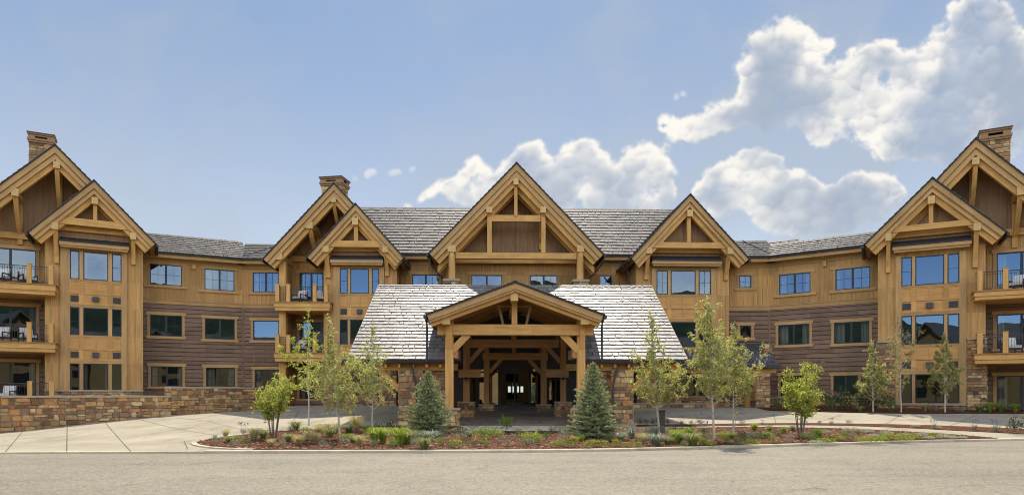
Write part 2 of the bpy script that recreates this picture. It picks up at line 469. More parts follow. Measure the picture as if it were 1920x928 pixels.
def bump(t, b, h, strength=.3, dist=.02):
    n = t.new('ShaderNodeBump'); n.inputs['Strength'].default_value = strength; n.inputs['Distance'].default_value = dist
    t.l.new(h, n.inputs['Height']); t.l.new(n.outputs[0], b.inputs['Normal'])


def wood(name, base, var=.35, rough=.7):
    m, t, b = new_mat(name)
    uvn = t.new('ShaderNodeTexCoord').outputs['UV']
    st = t.vmath('MULTIPLY', uvn, (.5, 5, 1))
    g = t.noise(st, 1.6, 3, .5, .3)
    big = t.noise(t.new('ShaderNodeTexCoord').outputs['Object'], .55, 3)
    dark = tuple(c * (1 - var * .75) for c in base); lite = tuple(min(1, c * (1 + var * .4)) for c in base)
    c = t.mix(t.maprange(g, .3, .7, 0, 1), c4(dark), c4(lite))
    streaks = t.noise(t.vmath('MULTIPLY', t.new('ShaderNodeTexCoord').outputs['Object'], (2.2, 2.2, .22)), 1.3, 4, .6)
    big = t.math('ADD', t.math('MULTIPLY', big, .5), t.math('MULTIPLY', streaks, .5))
    k = t.math('ADD', t.math('MULTIPLY', t.math('SUBTRACT', island(t), .5), .38), t.math('ADD', 1.0, t.math('MULTIPLY', t.math('SUBTRACT', big, .5), .75)))
    hs = t.new('ShaderNodeHueSaturation'); t.l.new(c, hs.inputs['Color']); t.l.new(k, hs.inputs['Value'])
    t.l.new(hs.outputs[0], b.inputs['Base Color']); b.inputs['Roughness'].default_value = rough
    b.inputs['Specular IOR Level'].default_value = .3
    bump(t, b, g, .08, .006)
    return m


def plain(name, base, rough=.6, noise=.25, scale=3.0, metal=0.0):
    m, t, b = new_mat(name)
    g = t.noise(t.new('ShaderNodeTexCoord').outputs['Object'], scale, 4)
    c = t.mix(g, c4([x * (1 - noise) for x in base]), c4([min(1, x * (1 + noise)) for x in base]))
    t.l.new(c, b.inputs['Base Color']); b.inputs['Roughness'].default_value = rough; b.inputs['Metallic'].default_value = metal
    return m


def stone_mat(name):
    m, t, b = new_mat(name)
    r = island(t)
    c = t.ramp(r, [(0, (0.204, 0.117, 0.052)), (.10, (0.396, 0.214, 0.084)), (.22, (0.564, 0.326, 0.120)), (.34, (0.480, 0.224, 0.076)), (.44, (0.288, 0.178, 0.088)),
                   (.56, (0.624, 0.388, 0.156)), (.68, (0.552, 0.255, 0.072)), (.78, (0.456, 0.296, 0.144)), (.88, (0.336, 0.153, 0.068)), (.95, (0.680, 0.490, 0.216))], 'CONSTANT')
    oc = t.new('ShaderNodeTexCoord').outputs['Object']
    n1 = t.noise(oc, 5, 6, .65, .5); n2 = t.noise(oc, 22, 4, .6)
    f = t.maprange(n1, .25, .75, .55, 1.35)
    hs = t.new('ShaderNodeHueSaturation'); t.l.new(c, hs.inputs['Color']); t.l.new(f, hs.inputs['Value'])
    hs.inputs['Saturation'].default_value = .95
    c2 = t.mix(t.maprange(n2, .55, .75, 0, .35), hs.outputs[0], (.50, .36, .19, 1))
    t.l.new(c2, b.inputs['Base Color']); b.inputs['Roughness'].default_value = .85
    b.inputs['Specular IOR Level'].default_value = .25
    bump(t, b, t.math('ADD', n1, t.math('MULTIPLY', n2, .4)), .8, .03)
    return m


def slate_mat(name, base, rough=.42, spec=.5):
    m, t, b = new_mat(name)
    r = island(t); oc = t.new('ShaderNodeTexCoord').outputs['Object']
    n = t.noise(oc, 14, 4, .6)
    c = t.ramp(r, [(0, [x * .62 for x in base]), (.3, [x * .9 for x in base]), (.55, base), (.8, [base[0] * 1.2, base[1] * 1.15, base[2] * 1.1]), (1, [base[0] * 1.1, base[1] * .95, base[2] * .85])])
    hs = t.new('ShaderNodeHueSaturation'); t.l.new(c, hs.inputs['Color']); t.l.new(t.maprange(n, .3, .7, .8, 1.2), hs.inputs['Value'])
    t.l.new(hs.outputs[0], b.inputs['Base Color'])
    t.l.new(t.math('ADD', rough - .06, t.math('MULTIPLY', n, .16)), b.inputs['Roughness']); b.inputs['Specular IOR Level'].default_value = spec
    bump(t, b, n, .35, .01)
    return m


def glass_mat(name, refl=.42, tint=(.42, .46, .45), gcol=(.86, .93, 1.0)):
    m, t, b = new_mat(name); t.n.remove(b)
    g = t.new('ShaderNodeBsdfGlossy'); g.inputs['Roughness'].default_value = .0; g.inputs['Color'].default_value = c4(gcol)
    tr = t.new('ShaderNodeBsdfTransparent'); tr.inputs[0].default_value = c4(tint)
    n = t.noise(t.new('ShaderNodeTexCoord').outputs['Object'], .9, 1)
    bp = t.new('ShaderNodeBump'); bp.inputs['Strength'].default_value = .010; bp.inputs['Distance'].default_value = .2
    t.l.new(n, bp.inputs['Height']); t.l.new(bp.outputs[0], g.inputs['Normal'])
    mx = t.new('ShaderNodeMixShader'); mx.inputs[0].default_value = refl
    t.l.new(tr.outputs[0], mx.inputs[1]); t.l.new(g.outputs[0], mx.inputs[2])
    t.l.new(mx.outputs[0], t.n['Material Output'].inputs[0])
    return m


def leaf_mat(name, cols, trans=.45):
    m, t, b = new_mat(name); t.n.remove(b)
    r = island(t)
    c = t.ramp(r, [(i / (len(cols) - 1), k) for i, k in enumerate(cols)])
    d = t.new('ShaderNodeBsdfPrincipled'); d.inputs['Roughness'].default_value = .55; t.l.new(c, d.inputs['Base Color'])
    d.inputs['Specular IOR Level'].default_value = .35
    tl = t.new('ShaderNodeBsdfTranslucent')
    t.l.new(t.mix(.75, c, (1.35, 1.25, .6, 1), 'MULTIPLY'), tl.inputs[0])
    mx = t.new('ShaderNodeMixShader'); mx.inputs[0].default_value = trans
    t.l.new(d.outputs[0], mx.inputs[1]); t.l.new(tl.outputs[0], mx.inputs[2]); t.l.new(mx.outputs[0], t.n['Material Output'].inputs[0])
    return m


def concrete_mat(name, base):
    m, t, b = new_mat(name)
    oc = t.new('ShaderNodeTexCoord').outputs['Object']
    n1 = t.noise(oc, .35, 5, .6, .3); n2 = t.noise(oc, 9, 4, .6); n3 = t.noise(oc, 60, 3)
    st = t.noise(t.vmath('MULTIPLY', oc, (1.0, .22, 1)), 1.3, 4, .6, .8)
    f = t.math('ADD', t.maprange(n1, .3, .7, .76, 1.14), t.math('ADD', t.math('MULTIPLY', t.math('SUBTRACT', n2, .5), .22), t.math('MULTIPLY', t.math('SUBTRACT', n3, .5), .12)))
    f = t.math('SUBTRACT', f, t.maprange(st, .52, .72, 0, .30))
    f = t.math('SUBTRACT', f, t.maprange(t.noise(oc, 1.1, 6, .7, .5), .60, .72, 0, .28))
    hs = t.new('ShaderNodeHueSaturation'); hs.inputs['Color'].default_value = c4(base); t.l.new(f, hs.inputs['Value'])
    t.l.new(hs.outputs[0], b.inputs['Base Color']); b.inputs['Roughness'].default_value = .85; b.inputs['Specular IOR Level'].default_value = .25
    bump(t, b, n3, .15, .005)
    return m


def asphalt_mat(name, base):
    m, t, b = new_mat(name)
    oc = t.new('ShaderNodeTexCoord').outputs['Object']
    v = t.new('ShaderNodeTexVoronoi'); v.inputs['Scale'].default_value = 26; t.l.new(oc, v.inputs['Vector'])
    sc_ = t.new('ShaderNodeSeparateColor'); t.l.new(v.outputs['Color'], sc_.inputs[0]); ag = sc_.outputs[0]
    n1 = t.noise(oc, .25, 5, .6, .4); n2 = t.noise(oc, 4, 5, .65); n3 = t.noise(oc, 75, 2)
    wheel = t.noise(t.vmath('MULTIPLY', oc, (.06, .9, 1)), 1.0, 4, .55)
    f = t.math('ADD', t.maprange(n1, .3, .7, .86, 1.12), t.math('MULTIPLY', t.math('SUBTRACT', ag, .5), .55))
    f = t.math('ADD', f, t.math('MULTIPLY', t.math('SUBTRACT', n2, .5), .35))
    f = t.math('ADD', f, t.math('MULTIPLY', t.math('SUBTRACT', wheel, .5), .55))
    f = t.math('ADD', f, t.math('MULTIPLY', t.math('SUBTRACT', n3, .5), .5))
    cr = t.new('ShaderNodeTexVoronoi', feature='DISTANCE_TO_EDGE'); cr.inputs['Scale'].default_value = .21
    wv = t.new('ShaderNodeTexNoise'); wv.inputs['Scale'].default_value = 1.1; wv.inputs['Detail'].default_value = 5; t.l.new(oc, wv.inputs['Vector'])
    t.l.new(t.vmath('ADD', oc, t.vmath('MULTIPLY', t.vmath('SUBTRACT', wv.outputs[1], (.5, .5, .5)), (1.6, 1.6, 0))), cr.inputs['Vector'])
    crack = t.math('MULTIPLY', t.maprange(cr.outputs['Distance'], .0, .005, 1, 0), t.maprange(n1, .45, .6, 0, 1))
    f = t.math('SUBTRACT', f, t.math('MULTIPLY', crack, .38))
    f = t.math('SUBTRACT', f, t.maprange(t.noise(oc, .8, 6, .7, .6), .58, .70, 0, .26))
    hs = t.new('ShaderNodeHueSaturation'); hs.inputs['Color'].default_value = c4(base); t.l.new(f, hs.inputs['Value'])
    t.l.new(hs.outputs[0], b.inputs['Base Color']); b.inputs['Roughness'].default_value = .8; b.inputs['Specular IOR Level'].default_value = .3
    bump(t, b, t.math('ADD', v.outputs['Distance'], n3), .35, .01)
    return m


def mulch_mat(name):
    m, t, b = new_mat(name)
    oc = t.new('ShaderNodeTexCoord').outputs['Object']
    v = t.new('ShaderNodeTexVoronoi'); v.inputs['Scale'].default_value = 22; v.inputs['Randomness'].default_value = 1
    t.l.new(t.vmath('MULTIPLY', oc, (.7, 1.2, 1)), v.inputs['Vector'])
    s = t.new('ShaderNodeSeparateColor'); t.l.new(v.outputs['Color'], s.inputs[0])
    c = t.ramp(s.outputs[0], [(0, (.05, .022, .014)), (.3, (.10, .030, .014)), (.6, (.165, .066, .033)), (.85, (.225, .10, .05)), (1, (.28, .145, .07))])
    n = t.noise(oc, 1.2, 4)
    c = t.mix(t.maprange(n, .35, .65, 0, .6), c, (.08, .028, .016, 1))
    t.l.new(c, b.inputs['Base Color']); b.inputs['Roughness'].default_value = .9; b.inputs['Specular IOR Level'].default_value = .1
    bump(t, b, v.outputs['Distance'], 1.0, .05)
    return m


def bark_mat(name, base):
    m, t, b = new_mat(name)
    oc = t.new('ShaderNodeTexCoord').outputs['Object']
    n = t.noise(t.vmath('MULTIPLY', oc, (6, 6, 2.2)), 3, 4, .65)
    c = t.mix(t.maprange(n, .56, .66, 0, .8), c4(base), (.07, .06, .05, 1))
    t.l.new(c, b.inputs['Base Color']); b.inputs['Roughness'].default_value = .8
    return m


M = dict(
    timber=wood('stained_timber', (.66, .365, .112), .30),
    trim=wood('trim_board', (.51, .305, .12), .25),
    board=wood('board_siding', (.565, .315, .108), .24),
    panel=wood('panel_board', (.60, .318, .102), .2),
    lap=wood('brown_lap_siding', (.265, .162, .10), .30, .65),
    inner=wood('shaded_timber', (.47, .245, .095), .3), gboard=wood('gable_board', (.36, .205, .10), .24),  # inner: rear truss timber with the canopy's shade put into its colour
    soffit=wood('soffit_board', (.40, .215, .08), .3),
    stone=stone_mat('rubble_stone'), mortar=plain('mortar', (.24, .18, .115), .95),
    endgrain=wood('beam_end', (.66, .43, .17), .15),
    cap=plain('stone_cap', (.42, .33, .22), .85, .3, 5),
    slate=slate_mat('weathered_shingle', (.118, .108, .10), .62, .22), slate_lit=slate_mat('sunlit_shingle', (.215, .193, .175), .50, .40),  # slate_lit: paler shingle copy with the sun's glare put into its colour
    under=plain('roof_underlay', (.035, .03, .028), .9),
    metal=plain('dark_metal', (.035, .034, .036), .45, .2), flash=plain('metal_flashing', (.42, .42, .43), .35, .15, 3, .6),
    metalroof=plain('standing_metal', (.035, .033, .034), .6, .2), black=plain('black_frame', (.018, .017, .017), .4, .2),
    glass=glass_mat('window_glass', .14, (.48, .50, .48), (.57, .75, .97)), clear=glass_mat('door_glass', .018, (.75, .78, .76)), side=glass_mat('sidelight_glass', .34, (.55, .58, .56)),
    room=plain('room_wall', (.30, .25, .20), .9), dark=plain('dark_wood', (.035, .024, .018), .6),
    curtain=plain('curtain', (.75, .72, .66), .9), cushion=plain('cushion', (.72, .69, .62), .9, .1),
    wicker=plain('dark_wicker', (.05, .04, .035), .7),
    concrete=concrete_mat('concrete', (.365, .315, .225)), kerbm=concrete_mat('kerb_concrete', (.52, .45, .31)),
    asphalt=asphalt_mat('asphalt', (.218, .190, .137)), mulch=mulch_mat('bark_mulch'),
    bark=bark_mat('pale_bark', (.50, .44, .34)), brownbark=bark_mat('brown_bark', (.20, .145, .095)),
)

# ------------------------------------------------------------------ ground
CTRL = np.array([(-40,18,.0),(-25,18.6,.02),(-12,19.1,.05),(0,19.2,.06),(8,20.9,.06),(16,23.2,.06),(26,27,.06),(40,33,.1),
                 (0,25,.15),(8,27,.2),(-9,24,.12),(0,30,.24),(7,31,.27),(-7,31,.26),(0,42,.85),(12,41,.78),(-12,43,.85),(-17,34.5,.58),(-15,39,.70),
                 (-21.8,29,-.02),(22.6,34.5,.66),(16,37,.68),(30,34,.55),(-40,30,.1),(-40,45,.85),(40,45,.85),(0,60,.85),(-30,60,.85),(30,60,.85)], float)


def _tps():
    p = CTRL[:, :2]; n = len(p)
    r2 = ((p[:, None] - p[None]) ** 2).sum(-1)
    K = np.where(r2 > 0, .5 * r2 * np.log(np.maximum(r2, 1e-12)), 0) + np.eye(n) * 2.0
    A = np.zeros((n + 3, n + 3)); A[:n, :n] = K; A[:n, n] = 1; A[:n, n + 1:] = p; A[n, :n] = 1; A[n + 1:, :n] = p.T
    return np.linalg.solve(A, np.concatenate([CTRL[:, 2], np.zeros(3)]))


TW = _tps()


def gz(x, y):
    r2 = (CTRL[:, 0] - x) ** 2 + (CTRL[:, 1] - y) ** 2
    k = .5 * r2 * np.log(np.maximum(r2, 1e-12))
    return float(k @ TW[:-3] + TW[-3] + TW[-2] * x + TW[-1] * y)


def gp(px, py, dz=0.0, flat=None):
    """the point of the ground that the photo shows at a pixel"""
    def h(D): return EYE + (HY - py) / F * D - ((gz((px - CX) / F * D, D) if flat is None else flat) + dz)
    lo = 8.0; step = .25; D = lo
    while D < 70 and h(D) > 0: D += step
    a, b = D - step, D
    for _ in range(30):
        m = (a + b) / 2
        if h(m) > 0: a = m
        else: b = m
    D = (a + b) / 2; x = (px - CX) / F * D
    return (x, D, (gz(x, D) if flat is None else flat) + dz)


def densify(pts, step, closed=True):
    out = []
    n = len(pts)
    for i in range(n if closed else n - 1):
        a, b = pts[i], pts[(i + 1) % n]; L = math.hypot(b[0] - a[0], b[1] - a[1]); k = max(1, int(L / step))
        out += [(a[0] + (b[0] - a[0]) * j / k, a[1] + (b[1] - a[1]) * j / k) for j in range(k)]
    if not closed: out.append(pts[-1])
    return out


def inside(x, y, poly):
    c = False; j = len(poly) - 1
    for i in range(len(poly)):
        xi, yi = poly[i]; xj, yj = poly[j]
        if (yi > y) != (yj > y) and x < (xj - xi) * (y - yi) / (yj - yi) + xi: c = not c
        j = i
    return c


def smooth_line(pts, it=2):
    for _ in range(it):
        o = [pts[0]]
        for a, b in zip(pts, pts[1:]): o += [tuple(.75 * p + .25 * q for p, q in zip(a, b)), tuple(.25 * p + .75 * q for p, q in zip(a, b))]
        o.append(pts[-1]); pts = o
    return pts


def sheet(name, poly, dz, mat, step=.8, kind='structure', zf=None, rough=0.0):
    zf = zf or gz; poly = densify([p[:2] for p in poly], step)
    n = len(poly); xs = [p[0] for p in poly]; ys = [p[1] for p in poly]
    pts = [Vector(p) for p in poly]; x = min(xs) + step / 2
    while x < max(xs):
        y = min(ys) + step / 2
        while y < max(ys):
            if inside(x, y, poly) and min((px - x) ** 2 + (py - y) ** 2 for px, py in poly) > (step * .35) ** 2: pts.append(Vector((x, y)))
            y += step
        x += step
    v, e, f, _, _, _ = delaunay_2d_cdt(pts, [], [list(range(n))], 1, 1e-5)
    mb = MB()
    mb.v = [(p.x, p.y, zf(p.x, p.y) + dz + (RNG.uniform(-rough, rough) if i >= n else 0)) for i, p in enumerate(v)]
    for t in f:
        if len(t) < 3: continue
        a, b, c = (v[k] for k in t[:3])
        if (b.x - a.x) * (c.y - a.y) - (b.y - a.y) * (c.x - a.x) < 0: t = tuple(reversed(t))
        mb.f.append(tuple(t)); mb.mi.append(0); mb.uv += [(v[k].x, v[k].y) for k in t]
    o = mb.build(name, mat, smooth=True); tag(o, kind=kind)
    return o


# road edge (pixels of the photograph, on the road's plane)
edge_px = [(-700, 853), (-300, 851), (0, 850), (250, 849.8), (420, 849.5), (700, 849), (960, 848.3), (1100, 846.8), (1250, 843.5), (1430, 838), (1600, 833), (1750, 829), (1920, 825.5), (2300, 817), (2800, 808)]
edge = smooth_line([gp(x, y, flat=0.0)[:2] for x, y in edge_px], 2)
sheet('road', [(p[0], p[1] + .05) for p in edge] + [(edge[-1][0] + 20, 20), (60, -9), (-60, -9), (edge[0][0] - 10, 18)], 0, M['asphalt'], 1.6, zf=lambda x, y: 0.0)
# concrete forecourt: one sheet under beds and paving
sheet('driveway', [(p[0], p[1] + .02) for p in edge] + [(50, 46), (-45, 46)], 0, M['concrete'], 1.3)

BED = smooth_line([gp(*p)[:2] for p in [(1866, 821.6), (1830, 818.3), (1760, 813), (1640, 806.5), (1540, 802.5), (1440, 801), (1370, 801), (1250, 803.5), (1150, 803), (1062, 806), (1046, 808.8), (960, 809.2), (882, 809),
                  (874, 804), (868, 799), (800, 798.5), (740, 797.5), (640, 801), (560, 806), (480, 813), (420, 819.5), (385, 825), (368, 829), (366, 832), (376, 836), (410, 840.5), (480, 843)]], 2)
front_off = [(q[0], q[1] + .26) for q in edge if gp(480, 843)[0] < q[0] < gp(1866, 821.6)[0]]
BEDP = [p for p in BED] + front_off
BEDZ = .02
sheet('mulch_bed', BEDP, BEDZ, M['mulch'], .45, kind='stuff', rough=.02)
# curved concrete walk behind the front bed and the thin mulch strip behind it
STRIP = smooth_line([gp(*p)[:2] for p in [(1193, 796.5), (1300, 795), (1420, 793.5), (1500, 793), (1600, 794), (1700, 796), (1800, 799), (1920, 804), (2100, 811)]], 1) + \
        smooth_line([gp(*p)[:2] for p in [(2100, 824), (1920, 813.5), (1800, 807.5), (1700, 802), (1600, 798), (1500, 796.5), (1420, 796.8), (1300, 799), (1193, 799.5)]], 1)
sheet('mulch_strip', STRIP, .018, M['mulch'], .4, kind='stuff', rough=.015)
BORDER = [gp(*p)[:2] for p in [(1440, 769.5), (1540, 772), (1640, 774.5), (1750, 775.5), (1920, 775.5), (2200, 776)]] + [(36, 40), (20, 43), (15, 44)]
sheet('planting_border', BORDER, .03, M['mulch'], .6, kind='stuff', rough=.02)
# flagstones of the entrance court, one concrete landing in front of them
pav, t_, b_ = new_mat('flagstone')
oc = t_.new('ShaderNodeTexCoord').outputs['Object']
sv = t_.vmath('MULTIPLY', oc, (.75, 1.15, 0))
vo = t_.new('ShaderNodeTexVoronoi', distance='CHEBYCHEV'); vo.inputs['Scale'].default_value = 1.3; vo.inputs['Randomness'].default_value = .75; t_.l.new(sv, vo.inputs['Vector'])
ve = t_.new('ShaderNodeTexVoronoi', feature='DISTANCE_TO_EDGE'); ve.inputs['Scale'].default_value = 1.3; ve.inputs['Randomness'].default_value = .75; t_.l.new(sv, ve.inputs['Vector'])
sc_ = t_.new('ShaderNodeSeparateColor'); t_.l.new(vo.outputs['Color'], sc_.inputs[0])
cc = t_.ramp(sc_.outputs[0], [(0, (.14, .11, .085)), (.4, (.22, .18, .14)), (.7, (.30, .25, .20)), (1, (.18, .12, .09))])
cc = t_.mix(t_.maprange(t_.noise(oc, 6, 4), .3, .7, 0, .5), cc, (.24, .205, .165, 1))
cc = t_.mix(t_.maprange(ve.outputs['Distance'], .01, .03, 1, 0), cc, (.09, .075, .06, 1))
t_.l.new(cc, b_.inputs['Base Color']); b_.inputs['Roughness'].default_value = .6
COURT = [gp(*p)[:2] for p in [(862, 797.5), (1096, 797.5), (1190, 792), (1130, 764), (1090, 762.3), (830, 762.3), (800, 764), (735, 790)]]
sheet('entrance_paving', COURT, .006, pav, .8)
sheet('landing', [gp(*p)[:2] for p in [(878, 809.5), (1052, 809.5), (1040, 798.2), (900, 798.2)]], .014, concrete_mat('landing_concrete', (.56, .48, .33)), .8)

# kerbs
def kerb(name, path, w, h, z_of, closed=False, inward=1):
    mb = MB(); n = len(path)
    ring = []
    for i, p in enumerate(path):
        a = path[i - 1] if (i or closed) else p; b = path[(i + 1) % n] if (i < n - 1 or closed) else p
        tx, ty = b[0] - a[0], b[1] - a[1]; L = math.hypot(tx, ty) or 1
        nx, ny = -ty / L * inward, tx / L * inward; z = z_of(*p)
        ring.append([(p[0], p[1], z - .15), (p[0] + nx * .012, p[1] + ny * .012, z + h - .012), (p[0] + nx * .03, p[1] + ny * .03, z + h), (p[0] + nx * w, p[1] + ny * w, z + h), (p[0] + nx * w, p[1] + ny * w, z - .15)])
    for i in range(n if closed else n - 1):
        A, B = ring[i], ring[(i + 1) % n]
        for k in range(4): mb.quad(A[k], B[k], B[k + 1], A[k + 1], [(0, 0)] * 4)
    return tag(mb.build(name, M['kerbm']), kind='structure')


kx0 = gp(395, 843)[0]
kerb('kerb', [q for q in densify(edge, .3, False) if kx0 - .3 < q[0] < 19.5], .26, .075, lambda x, y: 0.0)
kerb('bed_edging', densify(BED, .5, False), -.14, .035, gz)
kerb('apron_edge', [q for q in densify(edge, .3, False) if -60 < q[0] < kx0], .22, .055, lambda x, y: gz(x, y) - .050)
kerb('walk_edge', [q for q in densify(edge, .3, False) if 19.3 < q[0] < 60], .22, .055, lambda x, y: gz(x, y) - .050)
# sawn joints of the concrete
jm = MB()
def joint(pts, w=.016):
    q = densify([gp(*p)[:2] for p in pts], .7, False)
    for a, b in zip(q, q[1:]):
        L = math.hypot(b[0] - a[0], b[1] - a[1]) or 1; nx, ny = -(b[1] - a[1]) / L * w, (b[0] - a[0]) / L * w
        z0, z1 = gz(*a) + .005, gz(*b) + .005
        jm.quad((a[0] - nx, a[1] - ny, z0), (b[0] - nx, b[1] - ny, z1), (b[0] + nx, b[1] + ny, z1), (a[0] + nx, a[1] + ny, z0))
for L_ in [[(42, 808), (10, 847)], [(126, 797), (125, 846)], [(198, 792), (215, 812), (245, 846)], [(266, 787), (330, 803), (400, 815)], [(330, 783), (390, 789), (470, 808)], [(0, 826), (130, 811), (300, 797), (420, 785)],
           [(345, 826), (352, 842)], [(420, 785), (560, 778), (740, 774)], [(1580, 776), (1530, 793)], [(1690, 777), (1660, 795)], [(1830, 778), (1780, 798)], [(1925, 790), (1880, 803)], [(1450, 776), (1455, 793)], [(1200, 781), (1600, 785)], [(560, 770), (545, 800)], [(660, 769), (668, 790)]]:
    joint(L_)
tag(jm.build('concrete_joints', plain('joint', (.11, .09, .065), .9)), kind='structure')

# the wide land: meadow round the resort, forested ridge behind the viewer and far valley floor behind the building
gm, t_, b_ = new_mat('meadow'); oc = t_.new('ShaderNodeTexCoord').outputs['Object']
t_.l.new(t_.mix(t_.noise(oc, .05, 6), (.06, .085, .03, 1), (.14, .13, .06, 1)), b_.inputs['Base Color']); b_.inputs['Roughness'].default_value = 1
mb = MB(); R = [0, 12, 30, 60, 100, 150, 220, 320, 500, 900]; NA = 48
def land(x, y):
    r = math.hypot(x, y - 20)
    return -.22 if y > -12 else -.22 + max(0, (-y - 60)) * .06
for i in range(len(R) - 1):
    for a in range(NA):
        p = []
        for rr, aa in ((R[i], a), (R[i + 1], a), (R[i + 1], a + 1), (R[i], a + 1)):
            x, y = rr * math.cos(aa / NA * 2 * math.pi), 20 + rr * math.sin(aa / NA * 2 * math.pi); p.append((x, y, land(x, y)))
        if i == 0: mb.tri(p[0], p[1], p[2])
        else: mb.quad(*p)
tag(mb.build('ground', gm), kind='structure')
hm, t_, b_ = new_mat('forested_ridge'); oc = t_.new('ShaderNodeTexCoord').outputs['Object']
t_.l.new(t_.mix(t_.maprange(t_.noise(oc, .09, 6, .65), .35, .65, 0, 1), (.012, .026, .012, 1), (.05, .075, .03, 1)), b_.inputs['Base Color']); b_.inputs['Roughness'].default_value = 1
mb = MB(); N = 90; rows = 7
def ridge(a, k):
    ang = math.pi * (1.0 + a / N); rad = 150 + k * 45
    hgt = 1.35 * (37 + 9 * math.sin(a * .13 + 1) + 5 * math.sin(a * .31) + 3 * math.sin(a * .77 + 2)) * math.sin(math.pi / 2 * min(1, k / 4)) * (1 if k < 5 else .8)
    hgt += RNG.uniform(-1.5, 2.5) if k else 0
    return (rad * math.cos(ang), 10 + rad * math.sin(ang), -1 + hgt + max(0, 0))
g = [[ridge(a, k) for k in range(rows)] for a in range(N + 1)]
for a in range(N):
    for k in range(rows - 1): mb.quad(g[a][k], g[a + 1][k], g[a + 1][k + 1], g[a][k + 1])
tag(mb.build('hills', hm), kind='structure')

# ------------------------------------------------------------------ the lodge across the road, mirrored in the panes
OL = thing('opposite_lodge', 'tan gabled lodge across the road, seen only as a mirror image in the windows', 'building', (0, -52, -.2))
def obox(mb, x0, x1, y0, y1, z0, z1): mb.hexa([(x0, y1, z0), (x1, y1, z0), (x1, y1, z1), (x0, y1, z1)], [(x0, y0, z0), (x1, y0, z0), (x1, y0, z1), (x0, y0, z1)])
OW = plain('far_tan_board', (.36, .22, .09), .8, .3, .6); OR = plain('far_slate', (.17, .155, .14), .8, .45, 1.6)
mb = MB(); obox(mb, -46, 46, -64, -50, -.4, 8.6); mb.build('wall', OW, OL)
mb = MB(); mb.quad((-47, -49, 8.3), (47, -49, 8.3), (47, -57, 14.2), (-47, -57, 14.2)); mb.quad((47, -65, 8.3), (-47, -65, 8.3), (-47, -57, 14.2), (47, -57, 14.2)); mb.build('roof', OR, OL)
for x, w, h in ((-34, 6, 15.5), (-17, 5, 14), (3, 7, 16), (20, 5, 14), (36, 6, 15.5)):
    mb = MB(); mb.prism([(x - w, -47.5, -.4), (x + w, -47.5, -.4), (x + w, -47.5, h - w - .4), (x, -47.5, h - .4), (x - w, -47.5, h - w - .4)], [(x - w, -52, -.4), (x + w, -52, -.4), (x + w, -52, h - w - .4), (x, -52, h - .4), (x - w, -52, h - w - .4)]); mb.build('gable_front', OW, OL)
    for sg in (-1, 1):
        mb = MB(); mb.hexa([(x, -46.6, h), (x + sg * (w + .9), -46.6, h - w - .9), (x + sg * (w + .9), -46.6, h - w - 1.3), (x, -46.6, h - .4)], [(x, -57, h), (x + sg * (w + .9), -57, h - w - .9), (x + sg * (w + .9), -57, h - w - 1.3), (x, -57, h - .4)]); mb.build('gable_roof', OR, OL)
for x in (-42, -28, -25, -10, -7, 12, 26, 29, 43, -34, -17, 3, 20, 36):
    fy = -47.4 if x in (-34, -17, 3, 20, 36) else -49.9
    for z in (1, 4.2, 7.0 if fy > -48 else 6.6):
        mb = MB(); obox(mb, x - 1.2, x + 1.2, fy - .1, fy + .05, z, z + 1.5); w_ = mb.build('window', M['black'], OL)

# ------------------------------------------------------------------ the lodge
LODGE = thing('lodge_building', 'three storey tan timber and stone mountain lodge with steep gables, brown siding and balconies', 'building', (0, 46, .85))
FLOOR1 = .85


